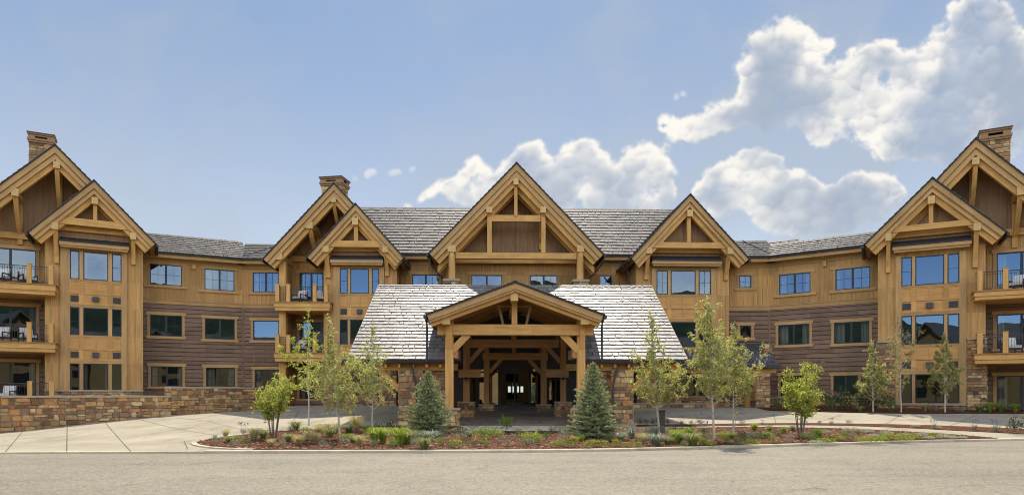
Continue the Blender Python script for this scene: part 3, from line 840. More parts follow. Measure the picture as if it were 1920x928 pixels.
def window(fr, x0, x1, yt, yb, kind='double', d=0.0, trim='thin', parent=None, glass='glass', curtain=False, hole=True, z=None):
    s0, s1, z0, z1 = fr.rect(x0, x1, yt, yb, d)
    if z: z0, z1 = z
    if hole: fr.holes.append((s0, s1, z0, z1))
    tb = MB()
    if trim == 'full':
        fbox(tb, fr, s0 - .16, s0, d, d + .06, z0, z1); fbox(tb, fr, s1, s1 + .16, d, d + .06, z0, z1)
        fbox(tb, fr, s0 - .24, s1 + .24, d, d + .085, z1, z1 + .2); fbox(tb, fr, s0 - .24, s1 + .24, d, d + .10, z0 - .17, z0)
    elif trim == 'thin':
        fbox(tb, fr, s0 - .14, s0, d, d + .035, z0, z1); fbox(tb, fr, s1, s1 + .14, d, d + .035, z0, z1)
        fbox(tb, fr, s0 - .3, s1 + .3, d, d + .045, z1, z1 + .2); fbox(tb, fr, s0 - .34, s1 + .34, d, d + .09, z0 - .17, z0)
    else:
        fbox(tb, fr, s0, s1, d - .09, d - .055, z0 - .02, z0 + .02)
    w = tb.build('window', M['trim'], parent or LODGE)
    fb = MB(); t = .055
    f0, f1 = d - .05, d + .028
    fbox(fb, fr, s0, s0 + t, f0, f1, z0, z1); fbox(fb, fr, s1 - t, s1, f0, f1, z0, z1)
    fbox(fb, fr, s0 + t, s1 - t, f0, f1, z0, z0 + t); fbox(fb, fr, s0 + t, s1 - t, f0, f1, z1 - t, z1)
    m = (s0 + s1) / 2; zm = (z0 + z1) / 2; k = .016
    if kind in ('double', 'slider', 'doubleplain'):
        fbox(fb, fr, m - .06, m + .06, f0, f1 - .003, z0 + t, z1 - t)
    if kind == 'double':
        for c in ((s0 + t + m - .06) / 2, (s1 - t + m + .06) / 2): fbox(fb, fr, c - k / 2, c + k / 2, f0, f1 - .02, z0 + t, z1 - t)
    if kind == 'quad': fbox(fb, fr, m - k / 2, m + k / 2, f0, f1 - .02, z0 + t, z1 - t)
    if kind in ('double', 'mid', 'quad'):
        fbox(fb, fr, s0 + t, s1 - t, f0 + .002, f1 - .022, zm - k / 2, zm + k / 2)
    fb.build('window_frame', M['black'], w)
    pb = MB(); fj = RNG.uniform(-.006, .006); fk = RNG.uniform(-.004, .004)
    # panes never hang perfectly true: a few millimetres of lean let neighbours mirror slightly different things
    if kind in ('double', 'slider', 'doubleplain'):
        for a, b in ((s0 + t, m - .05), (m + .05, s1 - t)):
            fj = RNG.uniform(-.008, .008); fk = RNG.uniform(-.006, .006)
            pb.quad(fr.P(a, d - .02, z0 + t), fr.P(b, d - .02 + fj, z0 + t), fr.P(b, d - .02 + fj + fk, z1 - t), fr.P(a, d - .02 + fk, z1 - t))
    else: pb.quad(fr.P(s0 + t, d - .02, z0 + t), fr.P(s1 - t, d - .02 + fj, z0 + t), fr.P(s1 - t, d - .02 + fj + fk, z1 - t), fr.P(s0 + t, d - .02 + fk, z1 - t))
    pb.build('pane', M[glass], w)
    if not curtain and kind in ('double', 'slider', 'doubleplain', 'quad') and RNG.random() < .55: curtain = RNG.uniform(.12, .32)
    if curtain:
        cb = MB()
        for a, b in ((s0 + .02, s0 + (s1 - s0) * curtain), (s1 - (s1 - s0) * curtain * .8, s1 - .02)):
            n = 14; pts = [(a + (b - a) * i / n, d - .22 - .05 * math.sin(i * 2.6)) for i in range(n + 1)]
            for p, q in zip(pts, pts[1:]): cb.quad(fr.P(p[0], p[1], z0 - .1), fr.P(q[0], q[1], z0 - .1), fr.P(q[0], q[1], z1), fr.P(p[0], p[1], z1))
        cb.build('curtain', M['curtain'], w)
    return w


def wall(fr, name, mat, s0, s1, z0, z1, style, d=0.0):
    mb = MB(); wall_faces(mb, fr, s0, s1, z0, z1, style, d); return mb.build(name, mat, LODGE)


def interior(fr, s0, s1, floors, depth=3.6, top=None, d=0.0):
    """the rooms behind a facade: back wall, side walls, floor slabs"""
    mb = MB(); P = fr.P; zt = top or floors[-1] + 3.1; zb = floors[0]; b = d - depth
    mb.quad(P(s0, b, zb), P(s1, b, zb), P(s1, b, zt), P(s0, b, zt))
    mb.quad(P(s0, d - .16, zb), P(s0, b, zb), P(s0, b, zt), P(s0, d - .16, zt)); mb.quad(P(s1, b, zb), P(s1, d - .16, zb), P(s1, d - .16, zt), P(s1, b, zt))
    mb.quad(P(s0, d - .16, zt), P(s1, d - .16, zt), P(s1, b, zt), P(s0, b, zt))
    for z in floors: fbox(mb, fr, s0, s1, b, d - .12, z - .35, z)
    k = s0 + 3.4
    while k < s1 - 1.5: mb.quad(P(k, d - .16, zb), P(k, b, zb), P(k, b, zt), P(k, d - .16, zt)); k += 3.9
    return mb.build('room', M['room'], LODGE)


def gable(fr, d, ap, tl, tr, depth, widths=(.25, .23), inner=.27, parent=None, ridge=True, expo=.36, mat='slate', step=.09, gut=True):
    """gabled roof end: two stepped barge boards per side, inner rafters, soffits and shingled slopes. Returns part, apex, slopes"""
    sa, za = fr.px(ap[0], ap[1], d)
    if tl: sl, zl = fr.px(tl[0], tl[1], d)
    if tr: sr, zr = fr.px(tr[0], tr[1], d)
    if not tl: sl, zl = 2 * sa - sr, zr
    if not tr: sr, zr = 2 * sa - sl, zl
    zm = (zl + zr) / 2; hw = (sr - sl) / 2; sa = (sl + sr) / 2; zl = zr = zm   # true the gable up: level eaves, apex in the middle
    ph = math.atan2(za - zm, hw); c, s_ = math.cos(ph), math.sin(ph); tn = math.tan(ph)
    parent = parent or LODGE
    mb = MB()
    def band(o0, o1, d0, d1, cut=0.0, m=None):
        m = m or mb
        for sg in (-1, 1):
            tip = (sa + sg * hw, zm)
            q = [(sa, za - o0 / c), (tip[0] - sg * s_ * o0, tip[1] - c * o0), (tip[0] - sg * s_ * o1, tip[1] - c * o1), (sa, za - o1 / c)]
            if sg > 0: q = [q[1], q[0], q[3], q[2]]
            fprism(m, fr, q, d0, d1)
    band(.05, .05 + widths[0], d - .07, d)
    band(.05 + widths[0] - .01, .05 + sum(widths), d - step - .09, d - step)
    g = mb.build('gable', M['trim'], parent)
    rb = MB(); o = .05 + sum(widths)
    band(o - .04, o + inner, d - step - .45, d - step - .17, m=rb)
    rb.build('rafter', M['timber'], g)
    # roof slopes
    sb = MB(); e = .06
    P = fr.P
    f0, b0 = d + e, d - depth
    out = .05
    for sg in (-1, 1):
        tip = (sa + sg * (hw + out * c), zm - out * s_)
        eA, eB, rB, rA = P(tip[0], f0, tip[1]), P(tip[0], b0, tip[1]), P(sa, b0, za), P(sa, f0, za)
        if sg < 0: eA, eB, rB, rA = eB, eA, rA, rB
        shingle_roof(sb, eA, eB, rB, rA, expo)
        tip = (sa + sg * hw, zm)
        q = [(sa, za - .003), (tip[0], tip[1] - .003), (tip[0] - sg * s_ * .05, tip[1] - c * .05), (sa, za - .05 / c)]
        if sg > 0: q = [q[1], q[0], q[3], q[2]]
        sb.slot = 1; fprism(sb, fr, q, d - .02, d + e); sb.slot = 0
    if ridge:
        for k in range(int(depth / .3)):
            y = f0 - k * .3
            for sg in (-1, 1):
                sb.hexa([P(sa, y, za + .06), P(sa + sg * .14, y, za + .06 - .14 * tn), P(sa + sg * .14, y, za + .03 - .14 * tn), P(sa, y, za + .03)],
                        [P(sa, y - .31, za + .045), P(sa + sg * .14, y - .31, za + .045 - .14 * tn), P(sa + sg * .14, y - .31, za + .015 - .14 * tn), P(sa, y - .31, za + .015)])
    sb.build('roof_slope', [M[mat], M['under']], g)
    so = MB()
    for sg in (-1, 1):
        def q(off): return [(sa, za - off / c), (sa + sg * hw - sg * s_ * off, zm - c * off)]
        a, b = q(.36)
        so.quad(P(a[0], d - .05, a[1]), P(b[0], d - .05, b[1]), P(b[0], b0, b[1]), P(a[0], b0, a[1]), [(0, 0), (0, 3), (depth, 3), (depth, 0)])
        e1 = (sa + sg * hw, zm - .05)
        so.quad(P(e1[0], d - .05, e1[1]), P(b[0], d - .05, b[1]), P(b[0], b0, b[1]), P(e1[0], b0, e1[1]), [(0, 0), (0, .3), (depth, .3), (depth, 0)])
    so.build('soffit', M['soffit'], g)
    if gut:
        for sg in (-1, 1):
            gb = MB(); t0 = sa + sg * (hw + .02); gb.hexa(*[[P(t0, y, zm - .17), P(t0 + sg * .13, y, zm - .17), P(t0 + sg * .15, y, zm - .03), P(t0, y, zm - .03)] for y in (d - .1, b0)])
            gb.build('gutter', M['metal'], g)
    return g, (sa, za), tn, hw, zm


def beam_end(fr, g, s0, s1, d, z0, z1):
    mb = MB(); fbox(mb, fr, s0 - .012, s1 + .012, d + .001, d + .035, z0 - .012, z1 + .012); return mb.build('beam_end', M['endgrain'], g)


def bracket(fr, g, d, x0, x1, yt, yb, dwall, drop=1.0, d2=None):
    """beam end with a bowed brace back to the wall"""
    s0, s1, z0, z1 = fr.rect(x0, x1, yt, yb, d)
    mb = MB(); fbox(mb, fr, s0, s1, dwall, d, z0, z1); beam_end(fr, g, s0, s1, d, z0, z1)
    mb2 = mb; w = (s1 - s0) * .36; m = (s0 + s1) / 2
    pts = [(d - .12, z0 + .01), (d - .34, z0 - drop * .42), (dwall + .16, z0 - drop * .95)]
    a = fr.P(m, pts[0][0], pts[0][1]); b = fr.P(m, pts[1][0], pts[1][1]); c = fr.P(m, pts[2][0], pts[2][1])
    prof = []
    for k in range(7):
        t = k / 6; y = (1 - t) ** 2 * pts[0][0] + 2 * t * (1 - t) * (pts[1][0] - .1) + t * t * pts[2][0]; z = (1 - t) ** 2 * pts[0][1] + 2 * t * (1 - t) * pts[1][1] + t * t * pts[2][1]
        prof.append((y, z))
    pf = [(y, z) for y, z in prof] + [(y - .24, z - .02) for y, z in reversed(prof)]
    mb.prism([fr.P(m - w, y, z) for y, z in pf], [fr.P(m + w, y, z) for y, z in pf])
    fbox(mb, fr, m - w * 1.1, m + w * 1.1, dwall, dwall + .15, z0 - drop * 1.22, z0 - .02)
    return mb.build('bracket', M['timber'], g)


def bay(fr, cols, rows, fx, kinds, vents=(1, 1), df=.13):
    """projecting window bay: stacked triple windows, panelled spandrels, vents. Rows are pixel rows at the middle of the bay"""
    cxp = (fx[0] + fx[1]) / 2
    zr = [(fr.px(cxp, b, df)[1], fr.px(cxp, t, df)[1]) for t, b in rows]
    S = [(fr.S(a, df), fr.S(b, df)) for a, b in cols]
    l, r = fr.S(fx[0], df), fr.S(fx[1], df)
    fr.holes += [(S[0][0] - .02, S[-1][1] + .02, z0 - .02, z1 + .02) for z0, z1 in zr]
    for i, (z0, z1) in enumerate(zr):
        for k, (x0, x1) in enumerate(cols):
            window(fr, x0, x1, 0, 0, kinds[i][k], d=df - .05, trim=None, hole=False, z=(z0, z1), curtain=.16 if (k == 1 and RNG.random() < .35) else False)
    tb = MB(); zt, zb = zr[0][1] + .02, zr[-1][0] - .1
    edges = [l] + [x for a in S for x in a] + [r]
    stiles = [(edges[0], edges[1]), (edges[2], edges[3]), (edges[4], edges[5]), (edges[6], edges[7])]
    for i, (a, b) in enumerate(stiles):
        if i in (0, 3): fbox(tb, fr, a, b, .0, df, zb, zt + .1)
    for i, (z0, z1) in enumerate(zr):
        for a, b in stiles[1:3]: fbox(tb, fr, a, b, .0, df - .01, z0, z1)
        fbox(tb, fr, edges[1], edges[6], .0, df + .012, z0 - .11, z0)
        if i: fbox(tb, fr, edges[1], edges[6], .0, df + .018, z1, z1 + .2)
    tb.build('bay_frame', M['trim'], LODGE)
    for i in range(len(zr) - 1):
        hi, lo = zr[i][0] - .11, zr[i + 1][1] + .2; h = hi - lo
        pb = MB(); fbox(pb, fr, edges[1], edges[6], .0, df - .035, lo, hi)
        z1, z2 = lo + h * .44, lo + h * .50
        fbox(pb, fr, edges[1], edges[6], df - .034, df + .01, z1, z2)
        fbox(pb, fr, edges[1], edges[6], df - .034, df - .005, hi - .05, hi - .001); fbox(pb, fr, edges[1], edges[6], df - .034, df - .005, lo + .001, lo + .05)
        for a, b in ((edges[1], edges[1] + .05), (edges[2] - .05, edges[3] + .05), (edges[4] - .05, edges[5] + .05), (edges[6] - .05, edges[6])):
            fbox(pb, fr, a, b, df - .034, df - .004, lo + .05, z1); fbox(pb, fr, a, b, df - .034, df - .004, z2, hi - .05)
        mid = (edges[3] + edges[4]) / 2; fbox(pb, fr, mid - .04, mid + .04, df - .034, df - .004, z2, hi - .05)
        if not vents[i]: fbox(pb, fr, mid - .04, mid + .04, df - .034, df - .004, lo + .05, z1)
        sp = pb.build('spandrel_panel', M['panel'], LODGE)
        if vents[i]:
            zc = (lo + z1) / 2 + .02
            for k in range(3):
                a, b = S[k]; c = (a + b) / 2; vb = MB()
                if k == 1:
                    P = fr.P; vb.hexa([P(c - .17, df + .16, zc - .13), P(c + .17, df + .16, zc - .13), P(c + .17, df + .10, zc + .15), P(c - .17, df + .10, zc + .15)],
                                      [P(c - .17, df - .03, zc - .13), P(c + .17, df - .03, zc - .13), P(c + .17, df - .03, zc + .15), P(c - .17, df - .03, zc + .15)])
                else:
                    fbox(vb, fr, c - .2, c + .2, df - .03, df + .03, zc - .17, zc + .17)
                    for q in range(4): fbox(vb, fr, c - .17, c + .17, df + .03, df + .042, zc - .14 + q * .08, zc - .10 + q * .08)
                vb.build('vent', M['metal'], sp)
    return zr, (l, r)


def awning(fr, x0, x1, yt, yb, yroof, d=.13, out=.42):
    """small metal-roofed canopy over the bay: moulded board and sloping flashing"""
    s0, s1, z0, z1 = fr.rect(x0, x1, yt, yb, d)
    zr = fr.px((x0 + x1) / 2, yroof, d)[1]
    mb = MB(); fbox(mb, fr, s0, s1, 0, d + out, z0 + .12, z1 - .01); fbox(mb, fr, s0 + .06, s1 - .06, 0, d + out - .07, z0, z0 + .119)
    o = mb.build('window_canopy', M['trim'], LODGE)
    r = MB(); P = fr.P
    r.hexa([P(s0, d + out + .03, z1), P(s1, d + out + .03, z1), P(s1, d + out + .03, z1 + .05), P(s0, d + out + .03, z1 + .05)], [P(s0, 0, z1), P(s1, 0, z1), P(s1, 0, zr + .12), P(s0, 0, zr + .12)])
    r.build('canopy_roof', M['metalroof'], o)


def balcony(fr, d0, d1, s0, s1, zt, zb, posts, ztop, left_rail=None, right_rail=None, rail_s=None):
    mb = MB(); h = zt - zb
    fbox(mb, fr, s0, s1, d0, d1, zb + h * .42, zt); fbox(mb, fr, s0 + .04, s1 - .04, d0, d1 - .06, zb, zb + h * .42 - .002)
    b = mb.build('balcony', M['timber'], LODGE)
    fl = MB(); fbox(fl, fr, s0 - .06, s1 + .06, d0, d1 + .07, zt + .002, zt + .05); fl.build('deck', M['soffit'], b)
    dr = d1 - .10
    for s in posts:
        p = MB(); fbox(p, fr, s - .115, s + .115, dr - .12, dr + .12, zt + .051, ztop); fbox(p, fr, s - .135, s + .135, dr - .14, dr + .14, ztop, ztop + .03); p.build('post', M['timber'], b)
    r = MB(); a, c = rail_s or (s0 + .05, s1 - .05); zr = ztop - .10
    fbox(r, fr, a, c, dr - .025, dr + .025, zr - .04, zr); fbox(r, fr, a, c, dr - .015, dr + .015, zt + .12, zt + .15); fbox(r, fr, a, c, dr - .012, dr + .012, zr - .16, zr - .135)
    k = a + .06
    while k < c - .03:
        if min(abs(k - s) for s in posts) > .14: fbox(r, fr, k - .008, k + .008, dr - .008, dr + .008, zt + .15, zr - .04)
        k += .115
    for sd in (left_rail, right_rail):
        if sd is None: continue
        fbox(r, fr, sd - .02, sd + .02, d0, dr, zr - .04, zr); fbox(r, fr, sd - .015, sd + .015, d0, dr, zt + .12, zt + .15)
        y = d0 + .08
        while y < dr - .1: fbox(r, fr, sd - .008, sd + .008, y - .008, y + .008, zt + .15, zr - .04); y += .115
    r.build('railing', M['metal'], b)
    return b, dr


def eave(fr, s0, s1, d, z, parent):
    """gutter and fascia along an eave"""
    g = MB(); P = fr.P
    g.hexa([P(s0, d + .12, z - .13), P(s1, d + .12, z - .13), P(s1, d + .15, z), P(s0, d + .15, z)], [P(s0, d, z - .13), P(s1, d, z - .13), P(s1, d, z), P(s0, d, z)])
    g.build('gutter', M['metal'], parent)
    f = MB(); fbox(f, fr, s0, s1, .02, d - .01, z - .36, z - .06); f.build('fascia', M['trim'], parent)
    t = MB(); fbox(t, fr, s0, s1, 0, .06, z - .62, z - .36); t.build('frieze_board', M['trim'], parent)


def chimney(px0, px1, ytop, ycap, D, deg, zbot):
    fr = Frame((px0 + px1) / 2, D, deg); w = (fr.S(px1) - fr.S(px0)) / 2; zt = fr.px((px0 + px1) / 2, ytop)[1]; zc = fr.px((px0 + px1) / 2, ycap)[1]
    mb = MB(); stone_block(mb, fr, -w * .86, w * .86, -1.5 * w, -.1, zbot, zc, .5)
    ch = mb.build('chimney', [M['stone'], M['mortar']], LODGE)
    cb = MB()
    fbox(cb, fr, -w * .95, w * .95, -1.6 * w, .0, zc, zc + .12); fbox(cb, fr, -w, w, -1.7 * w, .06, zc + .12, zc + .26)
    h0, h1 = zc + .26, zt - .14
    for x in (-1, 1):
        for y in (-1.6 * w, -.42): fbox(cb, fr, min(x * w * .95, x * w * .45), max(x * w * .95, x * w * .45), y, y + .4, h0, h1)
    fbox(cb, fr, -w * .45, w * .45, -.1, -.03, h1 - .1, h1)
    fbox(cb, fr, -w, w, -1.7 * w, .06, h1, h1 + .09)
    cb.build('chimney_cap', M['gboard'], ch)
    t = MB(); fbox(t, fr, -w * 1.03, w * 1.03, -1.75 * w, .10, h1 + .09, zt); t.build('chimney_lid', M['metal'], ch)
    q = MB(); fbox(q, fr, -w * .5, w * .5, -1.3 * w, -.45, h0, h1); q.build('flue', M['dark'], ch)


def king(fr, g, d, blk, bot, dback, post=True):
    mb = MB(); s0, s1, z0, z1 = fr.rect(*blk, d); fbox(mb, fr, s0, s1, dback, d, z0, z1); beam_end(fr, g, s0, s1, d, z0, z1)
    zb = fr.px((blk[0] + blk[1]) / 2, bot, d)[1]; w = (s1 - s0)
    if post: fbox(mb, fr, s0 + w * .17, s1 - w * .17, d - .5, d - .22, zb, z0 - .001)
    return mb.build('king_post', M['timber'], g)


def tie(fr, g, d, x0, x1, yt, yb, thick=.28, name='tie_beam'):
    mb = MB(); pbox(mb, fr, d, x0, x1, yt, yb, thick); return mb.build(name, M['timber'], g)

# ---- far left wing: window bay under the small gable ---------------------------------------------------------------
LB = Frame(176, 40.9, 28)
zr, (l, r) = bay(LB, [(131, 149), (156, 203), (210, 228)], [(472.8, 525.3), (577.5, 628.8), (681.5, 732.3)], (113, 238), [('plain', 'plain', 'mid'), ('mid', 'plain', 'mid'), ('plain', 'plain', 'plain')])
GA, apA, tA, hwA, zmA = gable(LB, 1.0, (176, 338), (52, 430), (292, 461), 9.0)
pl, pr = LB.S(84), LB.S(268)
ze = apA[1] - .6 - max(apA[0] - pl, pr - apA[0]) * tA
wall(LB, 'wall', M['board'], pl, pr, LB.px(176, 737)[1], max(ze, zr[0][1] + .4), 'batten')
mb = MB(); gable_wall(mb, LB, pl, pr, max(ze, zr[0][1] + .4), (apA[0], apA[1] - .5), tA); mb.build('gable_wall', M['gboard'], LODGE)
zst = LB.px(176, 733.5)[1]
mb = MB(); stones(mb, lambda s, o, z: LB.P(s, .14 + o, z), pl, pr, -.1, zst, .4); fbox(mb, LB, pl, pr, 0, .139, -.1, zst); mb.build('stone_base', [M['stone'], M['mortar']], LODGE)
mb = MB(); fbox(mb, LB, pl - .02, pr + .02, 0, .25, zst, zst + .09); mb.build('stone_sill', M['cap'], LODGE)
king(LB, GA, .93, (172.3, 183.5, 370.5, 382), 414, .1)
tie(LB, GA, .80, 108, 245, 412.5, 425.0); tie(LB, GA, .25, 108, 250, 428.5, 437)
bracket(LB, GA, .9, 97, 109, 417, 429.3, .02, 1.5); bracket(LB, GA, .9, 244.5, 255, 437, 448.4, .02, 1.15)
awning(LB, 112, 242, 459.5, 469.5, 452)
interior(LB, pl + .1, pr - .05, [FLOOR1, FLOOR1 + 3.3, FLOOR1 + 6.6])
# balconies and big gable at the picture's left edge
LBW = Frame.at(LB.P(LB.S(-150), -1.7, 0)[:2], LB.P(LB.S(86), -1.7, 0)[:2])
for yt, yb in ((466, 522), (574, 634), (678.5, 741)):
    window(LBW, -30, 68, yt, yb, 'slider', trim='full', curtain=False)
    window(LBW, -100, -42, yt, yb, 'slider', trim='full')
zf = [LB.px(60, y, 1.0)[1] for y in (532.6, 642.6)]
zE = LB.px(25, 433, -.2)[1]
wall(LBW, 'recess_wall', M['board'], 0, LBW.length, zf[0] - .2, zE, 'batten'); wall(LBW, 'recess_wall', M['lap'], 0, LBW.length, zf[1] - 3.6, zf[0] - .201, 'lap')
interior(LBW, .02, LBW.length - .02, [zf[1] - 3.35, zf[1], zf[0]])
for (yt, yb, z) in ((532.6, 550.5, zf[0]), (642.6, 659, zf[1])):
    sl_, sr_ = LB.S(-110, 1.0), LB.S(104, 1.0); zb = LB.px(55, yb, 1.0)[1]
    balcony(LB, -1.65, 1.0, sl_, sr_, z, zb, [LB.S(x, .9) for x in (-52, 55, 96)], z + 1.14, right_rail=LB.S(96, .9))
zp = ZPATIO = zf[1] - 3.3
mbp = MB(); fbox(mbp, LB, LB.S(-110, 1.0), LB.S(103, 1.0), -1.65, 1.0, zp - .5, zp)
PAT = mbp.build('patio', M['concrete'], LODGE)
for s in [LB.S(x, .9) for x in (56, 97)]: r_ = MB(); fbox(r_, LB, s - .115, s + .115, .78, 1.0, zp + .002, zp + 1.14); r_.build('post', M['timber'], PAT)
r_ = MB(); a, c = LB.S(-110, .9), LB.S(97, .9); fbox(r_, LB, a, c, .87, .92, zp + 1.0, zp + 1.04); k = a
while k < c: fbox(r_, LB, k - .008, k + .008, .89, .905, zp + .1, zp + 1.0); k += .115
r_.build('railing', M['metal'], PAT)
GB, apB, tB, hwB, zmB = gable(LB, .35, (103, 271), None, (258, 427.3), 11.0, widths=(.28, .26))
king(LB, GB, .25, (100, 112, 303, 315), 340, -1.65, post=False)
bracket(LB, GB, .22, 21.5, 34.5, 354, 367, -1.66, 2.0); bracket(LB, GB, .24, 100, 112, 303, 315, -1.66, 2.2); bracket(LB, GB, .22, -70, -57, 405, 418, -1.66, 2.0)
mb = MB(); gable_wall(mb, LB, max(LB.S(-110, -1.7), apB[0] - hwB + .4), LB.S(160, -1.7), zE, (apB[0], apB[1] - .5), tB, -1.7); mb.build('gable_wall', M['gboard'], LODGE)
mb = MB(); fbox(mb, LB, LB.S(-110, -1.6), LB.S(92, -1.6), -1.7, -1.45, zE - .18, zE + .18); mb.build('belt_beam', M['timber'], GB)
chimney(51, 103, 250, 268, 45.5, 28, 9)

# ---- left link wing -------------------------------------------------------------------------------------------------
LK = Frame.at(((266 - CX) / F * 44.5, 44.5), ((456 - CX) / F * 47.2, 47.2))
LK2 = Frame.at(((456 - CX) / F * 47.2, 47.2), ((560 - CX) / F * 47.4, 47.4))
for fr, lst in ((LK, [(281, 341, 496.3, 535), (383.5, 439.5, 505.5, 544.7)]), (LK2, [(474, 523.5, 511, 548)])):
    for x0, x1, yt, yb in lst: window(fr, x0, x1, yt, yb, 'double', trim='thin')
for fr, lst in ((LK, [(281.5, 341.5, 591, 630.3, 'double'), (384, 440, 597.5, 636, 'doubleplain'), (283, 342, 686.5, 724, 'double'), (386, 440.5, 689, 724.3, 'double')]), (LK2, [(475, 523.5, 601, 637.8, 'plain'), (478, 524, 692.3, 726, 'double')])):
    for x0, x1, yt, yb, k in lst: window(fr, x0, x1, yt, yb, k, trim='full', curtain=.2 if (yt > 680 and x0 < 300) else False)
zbelt = LK.px(360, 565.0)[1]; zeL = LK.px(375, 481)[1]
WL = LK.length
for fr, L0, L1 in ((LK, -.2, WL), (LK2, 0, LK2.length)):
    wall(fr, 'wall', M['board'], L0, L1, zbelt, zeL + .1, 'batten')
    wall(fr, 'siding_wall', M['lap'], L0, L1, 1.3, zbelt - .26, 'lap')
    mb = MB(); fbox(mb, fr, L0, L1, 0, .06, zbelt - .27, zbelt); fbox(mb, fr, L0, L1, .061, .09, zbelt - .03, zbelt + .03); mb.build('belt_course', M['trim'], LODGE)
    mb = MB(); stones(mb, lambda s, o, z: fr.P(s, .1 + o, z), L0, L1, -.2, 1.3, .42); mb.build('stone_base', [M['stone'], M['mortar']], LODGE)
    mb = MB(); fbox(mb, fr, L0, L1, 0, .2, 1.3, 1.39); mb.build('stone_sill', M['cap'], LODGE)
    interior(fr, L0 + .05, L1 - .05, [FLOOR1, FLOOR1 + 3.3, FLOOR1 + 6.6], 3.2)
mb = MB(); fbox(mb, LK, WL - .1, WL + .02, -.02, .08, 1.4, zbelt - .28); mb.build('corner_board', M['lap'], LODGE)


def solve_run(fr, s, d, z, tn, ypx):
    """run of a roof of slope tn from its eave so that its ridge shows on photo row ypx"""
    lo, hi = .5, 14
    for _ in range(40):
        m = (lo + hi) / 2; p = fr.P(s, d - m, z + m * tn)
        if HY - (p[2] - EYE) / p[1] * F > ypx: lo = m
        else: hi = m
    return (lo + hi) / 2


def link_roof(fr, s0, s1, d, z, tn, ymid, name='roof', extra=0):
    run = solve_run(fr, (max(s0, 0) + s1) / 2, d, z, tn, ymid)
    mb = MB(); P = fr.P
    shingle_roof(mb, P(s0, d, z), P(s1, d, z), P(s1, d - run, z + run * tn), P(s0, d - run, z + run * tn), .30)
    mb.slot = 1; mb.quad(P(s1, d - run, z + run * tn), P(s0, d - run, z + run * tn), P(s0, d - 2 * run, z), P(s1, d - 2 * run, z)); mb.slot = 0
    k = s0
    while k < s1 - .3:
        for sg in (-1, 1):
            y = d - run; zt = z + run * tn; w = RNG.uniform(.24, .34)
            mb.hexa([P(k, y, zt + .055), P(k + w, y, zt + .055), P(k + w, y - sg * .16, zt + .05 - .16 * tn), P(k, y - sg * .16, zt + .05 - .16 * tn)], [P(k, y, zt + .02), P(k + w, y, zt + .02), P(k + w, y - sg * .16, zt + .015 - .16 * tn), P(k, y - sg * .16, zt + .015 - .16 * tn)])
        k += .3
    o = mb.build(name, [M['slate'], M['under']], LODGE)
    eave(fr, s0, s1, d, z, o)
    so = MB(); so.quad(P(s0, 0, z - .06), P(s1, 0, z - .06), P(s1, d, z - .06), P(s0, d, z - .06)); so.build('soffit', M['soffit'], o)
    return o, run


tnL = .70
# the two slopes of the link meet along a valley: the shorter one starts at the corner
ro, run = link_roof(LK, -3.0, WL + .1, .62, zeL, tnL, 446)
ro2, run2 = link_roof(LK2, -.28, LK2.length + 1.2, .62, zeL, tnL, 459.5)
va = LK2.P(-.25, .60, zeL + .04); vb = LK2.P(-.25 + 2.3, .6 - run2 * .97, zeL + run2 * .97 * tnL + .06)
mb = MB(); mb.beam(va, vb, .16, .05); mb.build('valley_flashing', M['flash'], ro2)
BRK = MB(); fbox(BRK, LK, LK.S(360), LK.S(367), 0, .16, LK.px(364, 505)[1], zeL - .6); fbox(BRK, LK, LK.S(361), LK.S(366), .1, .52, LK.px(364, 489)[1], zeL - .3); BRK.build('bracket', M['timber'], ro)

# ---- left centre block: balcony under the tall gable, bay under the small one --------------------------------------------
CL = Frame(672, 44.6, 2.4)
zr, (l, r) = bay(CL, [(637, 652), (656.5, 692), (697, 711)], [(503.7, 550.3), (599, 645.3), (694, 741)], (625, 720), [('mid', 'plain', 'mid'), ('plain', 'plain', 'plain'), ('plain', 'plain', 'plain')])
GC, apC, tC, hwC, zmC = gable(CL, 1.0, (664.5, 381.5), (575, 478.5), (757.5, 485.5), 9.0)
pl, pr = CL.S(607), CL.S(744)
zk = zr[0][1] + .4
wall(CL, 'wall', M['board'], pl, pr, CL.px(672, 692)[1] - .02, zk, 'batten')
mb = MB(); gable_wall(mb, CL, pl, pr, zk, (apC[0], apC[1] - .5), tC); mb.build('gable_wall', M['gboard'], LODGE)
mb = MB()
for a, b in ((pl, CL.S(628)), (CL.S(716), pr)): stones(mb, lambda s, o, z: CL.P(s, .12 + o, z), a, b, .3, CL.px(672, 692)[1], .42)
stones(mb, lambda s, o, z: CL.P(s, .12 + o, z), CL.S(628), CL.S(716), .3, zr[2][0] - .12, .42)
mb.build('stone_base', [M['stone'], M['mortar']], LODGE)
king(CL, GC, .93, (660.5, 671.3, 409, 421.3), 451, .1)
tie(CL, GC, .80, 613, 719, 451.3, 463); tie(CL, GC, .25, 606, 725, 464, 471)
bracket(CL, GC, .9, 604.5, 616, 461, 472, .02, 1.25); bracket(CL, GC, .9, 717.5, 727, 461.8, 472.5, .02, 1.15)
awning(CL, 621.5, 720, 489, 498.5, 482)
interior(CL, pl + .05, pr - .05, [FLOOR1 - .1, FLOOR1 + 3.2, FLOOR1 + 6.5], 3.0)
mb = MB(); fbox(mb, CL, pr - .12, pr, -3, -.001, 3.2, zk); mb.build('return_wall', M['board'], LODGE)
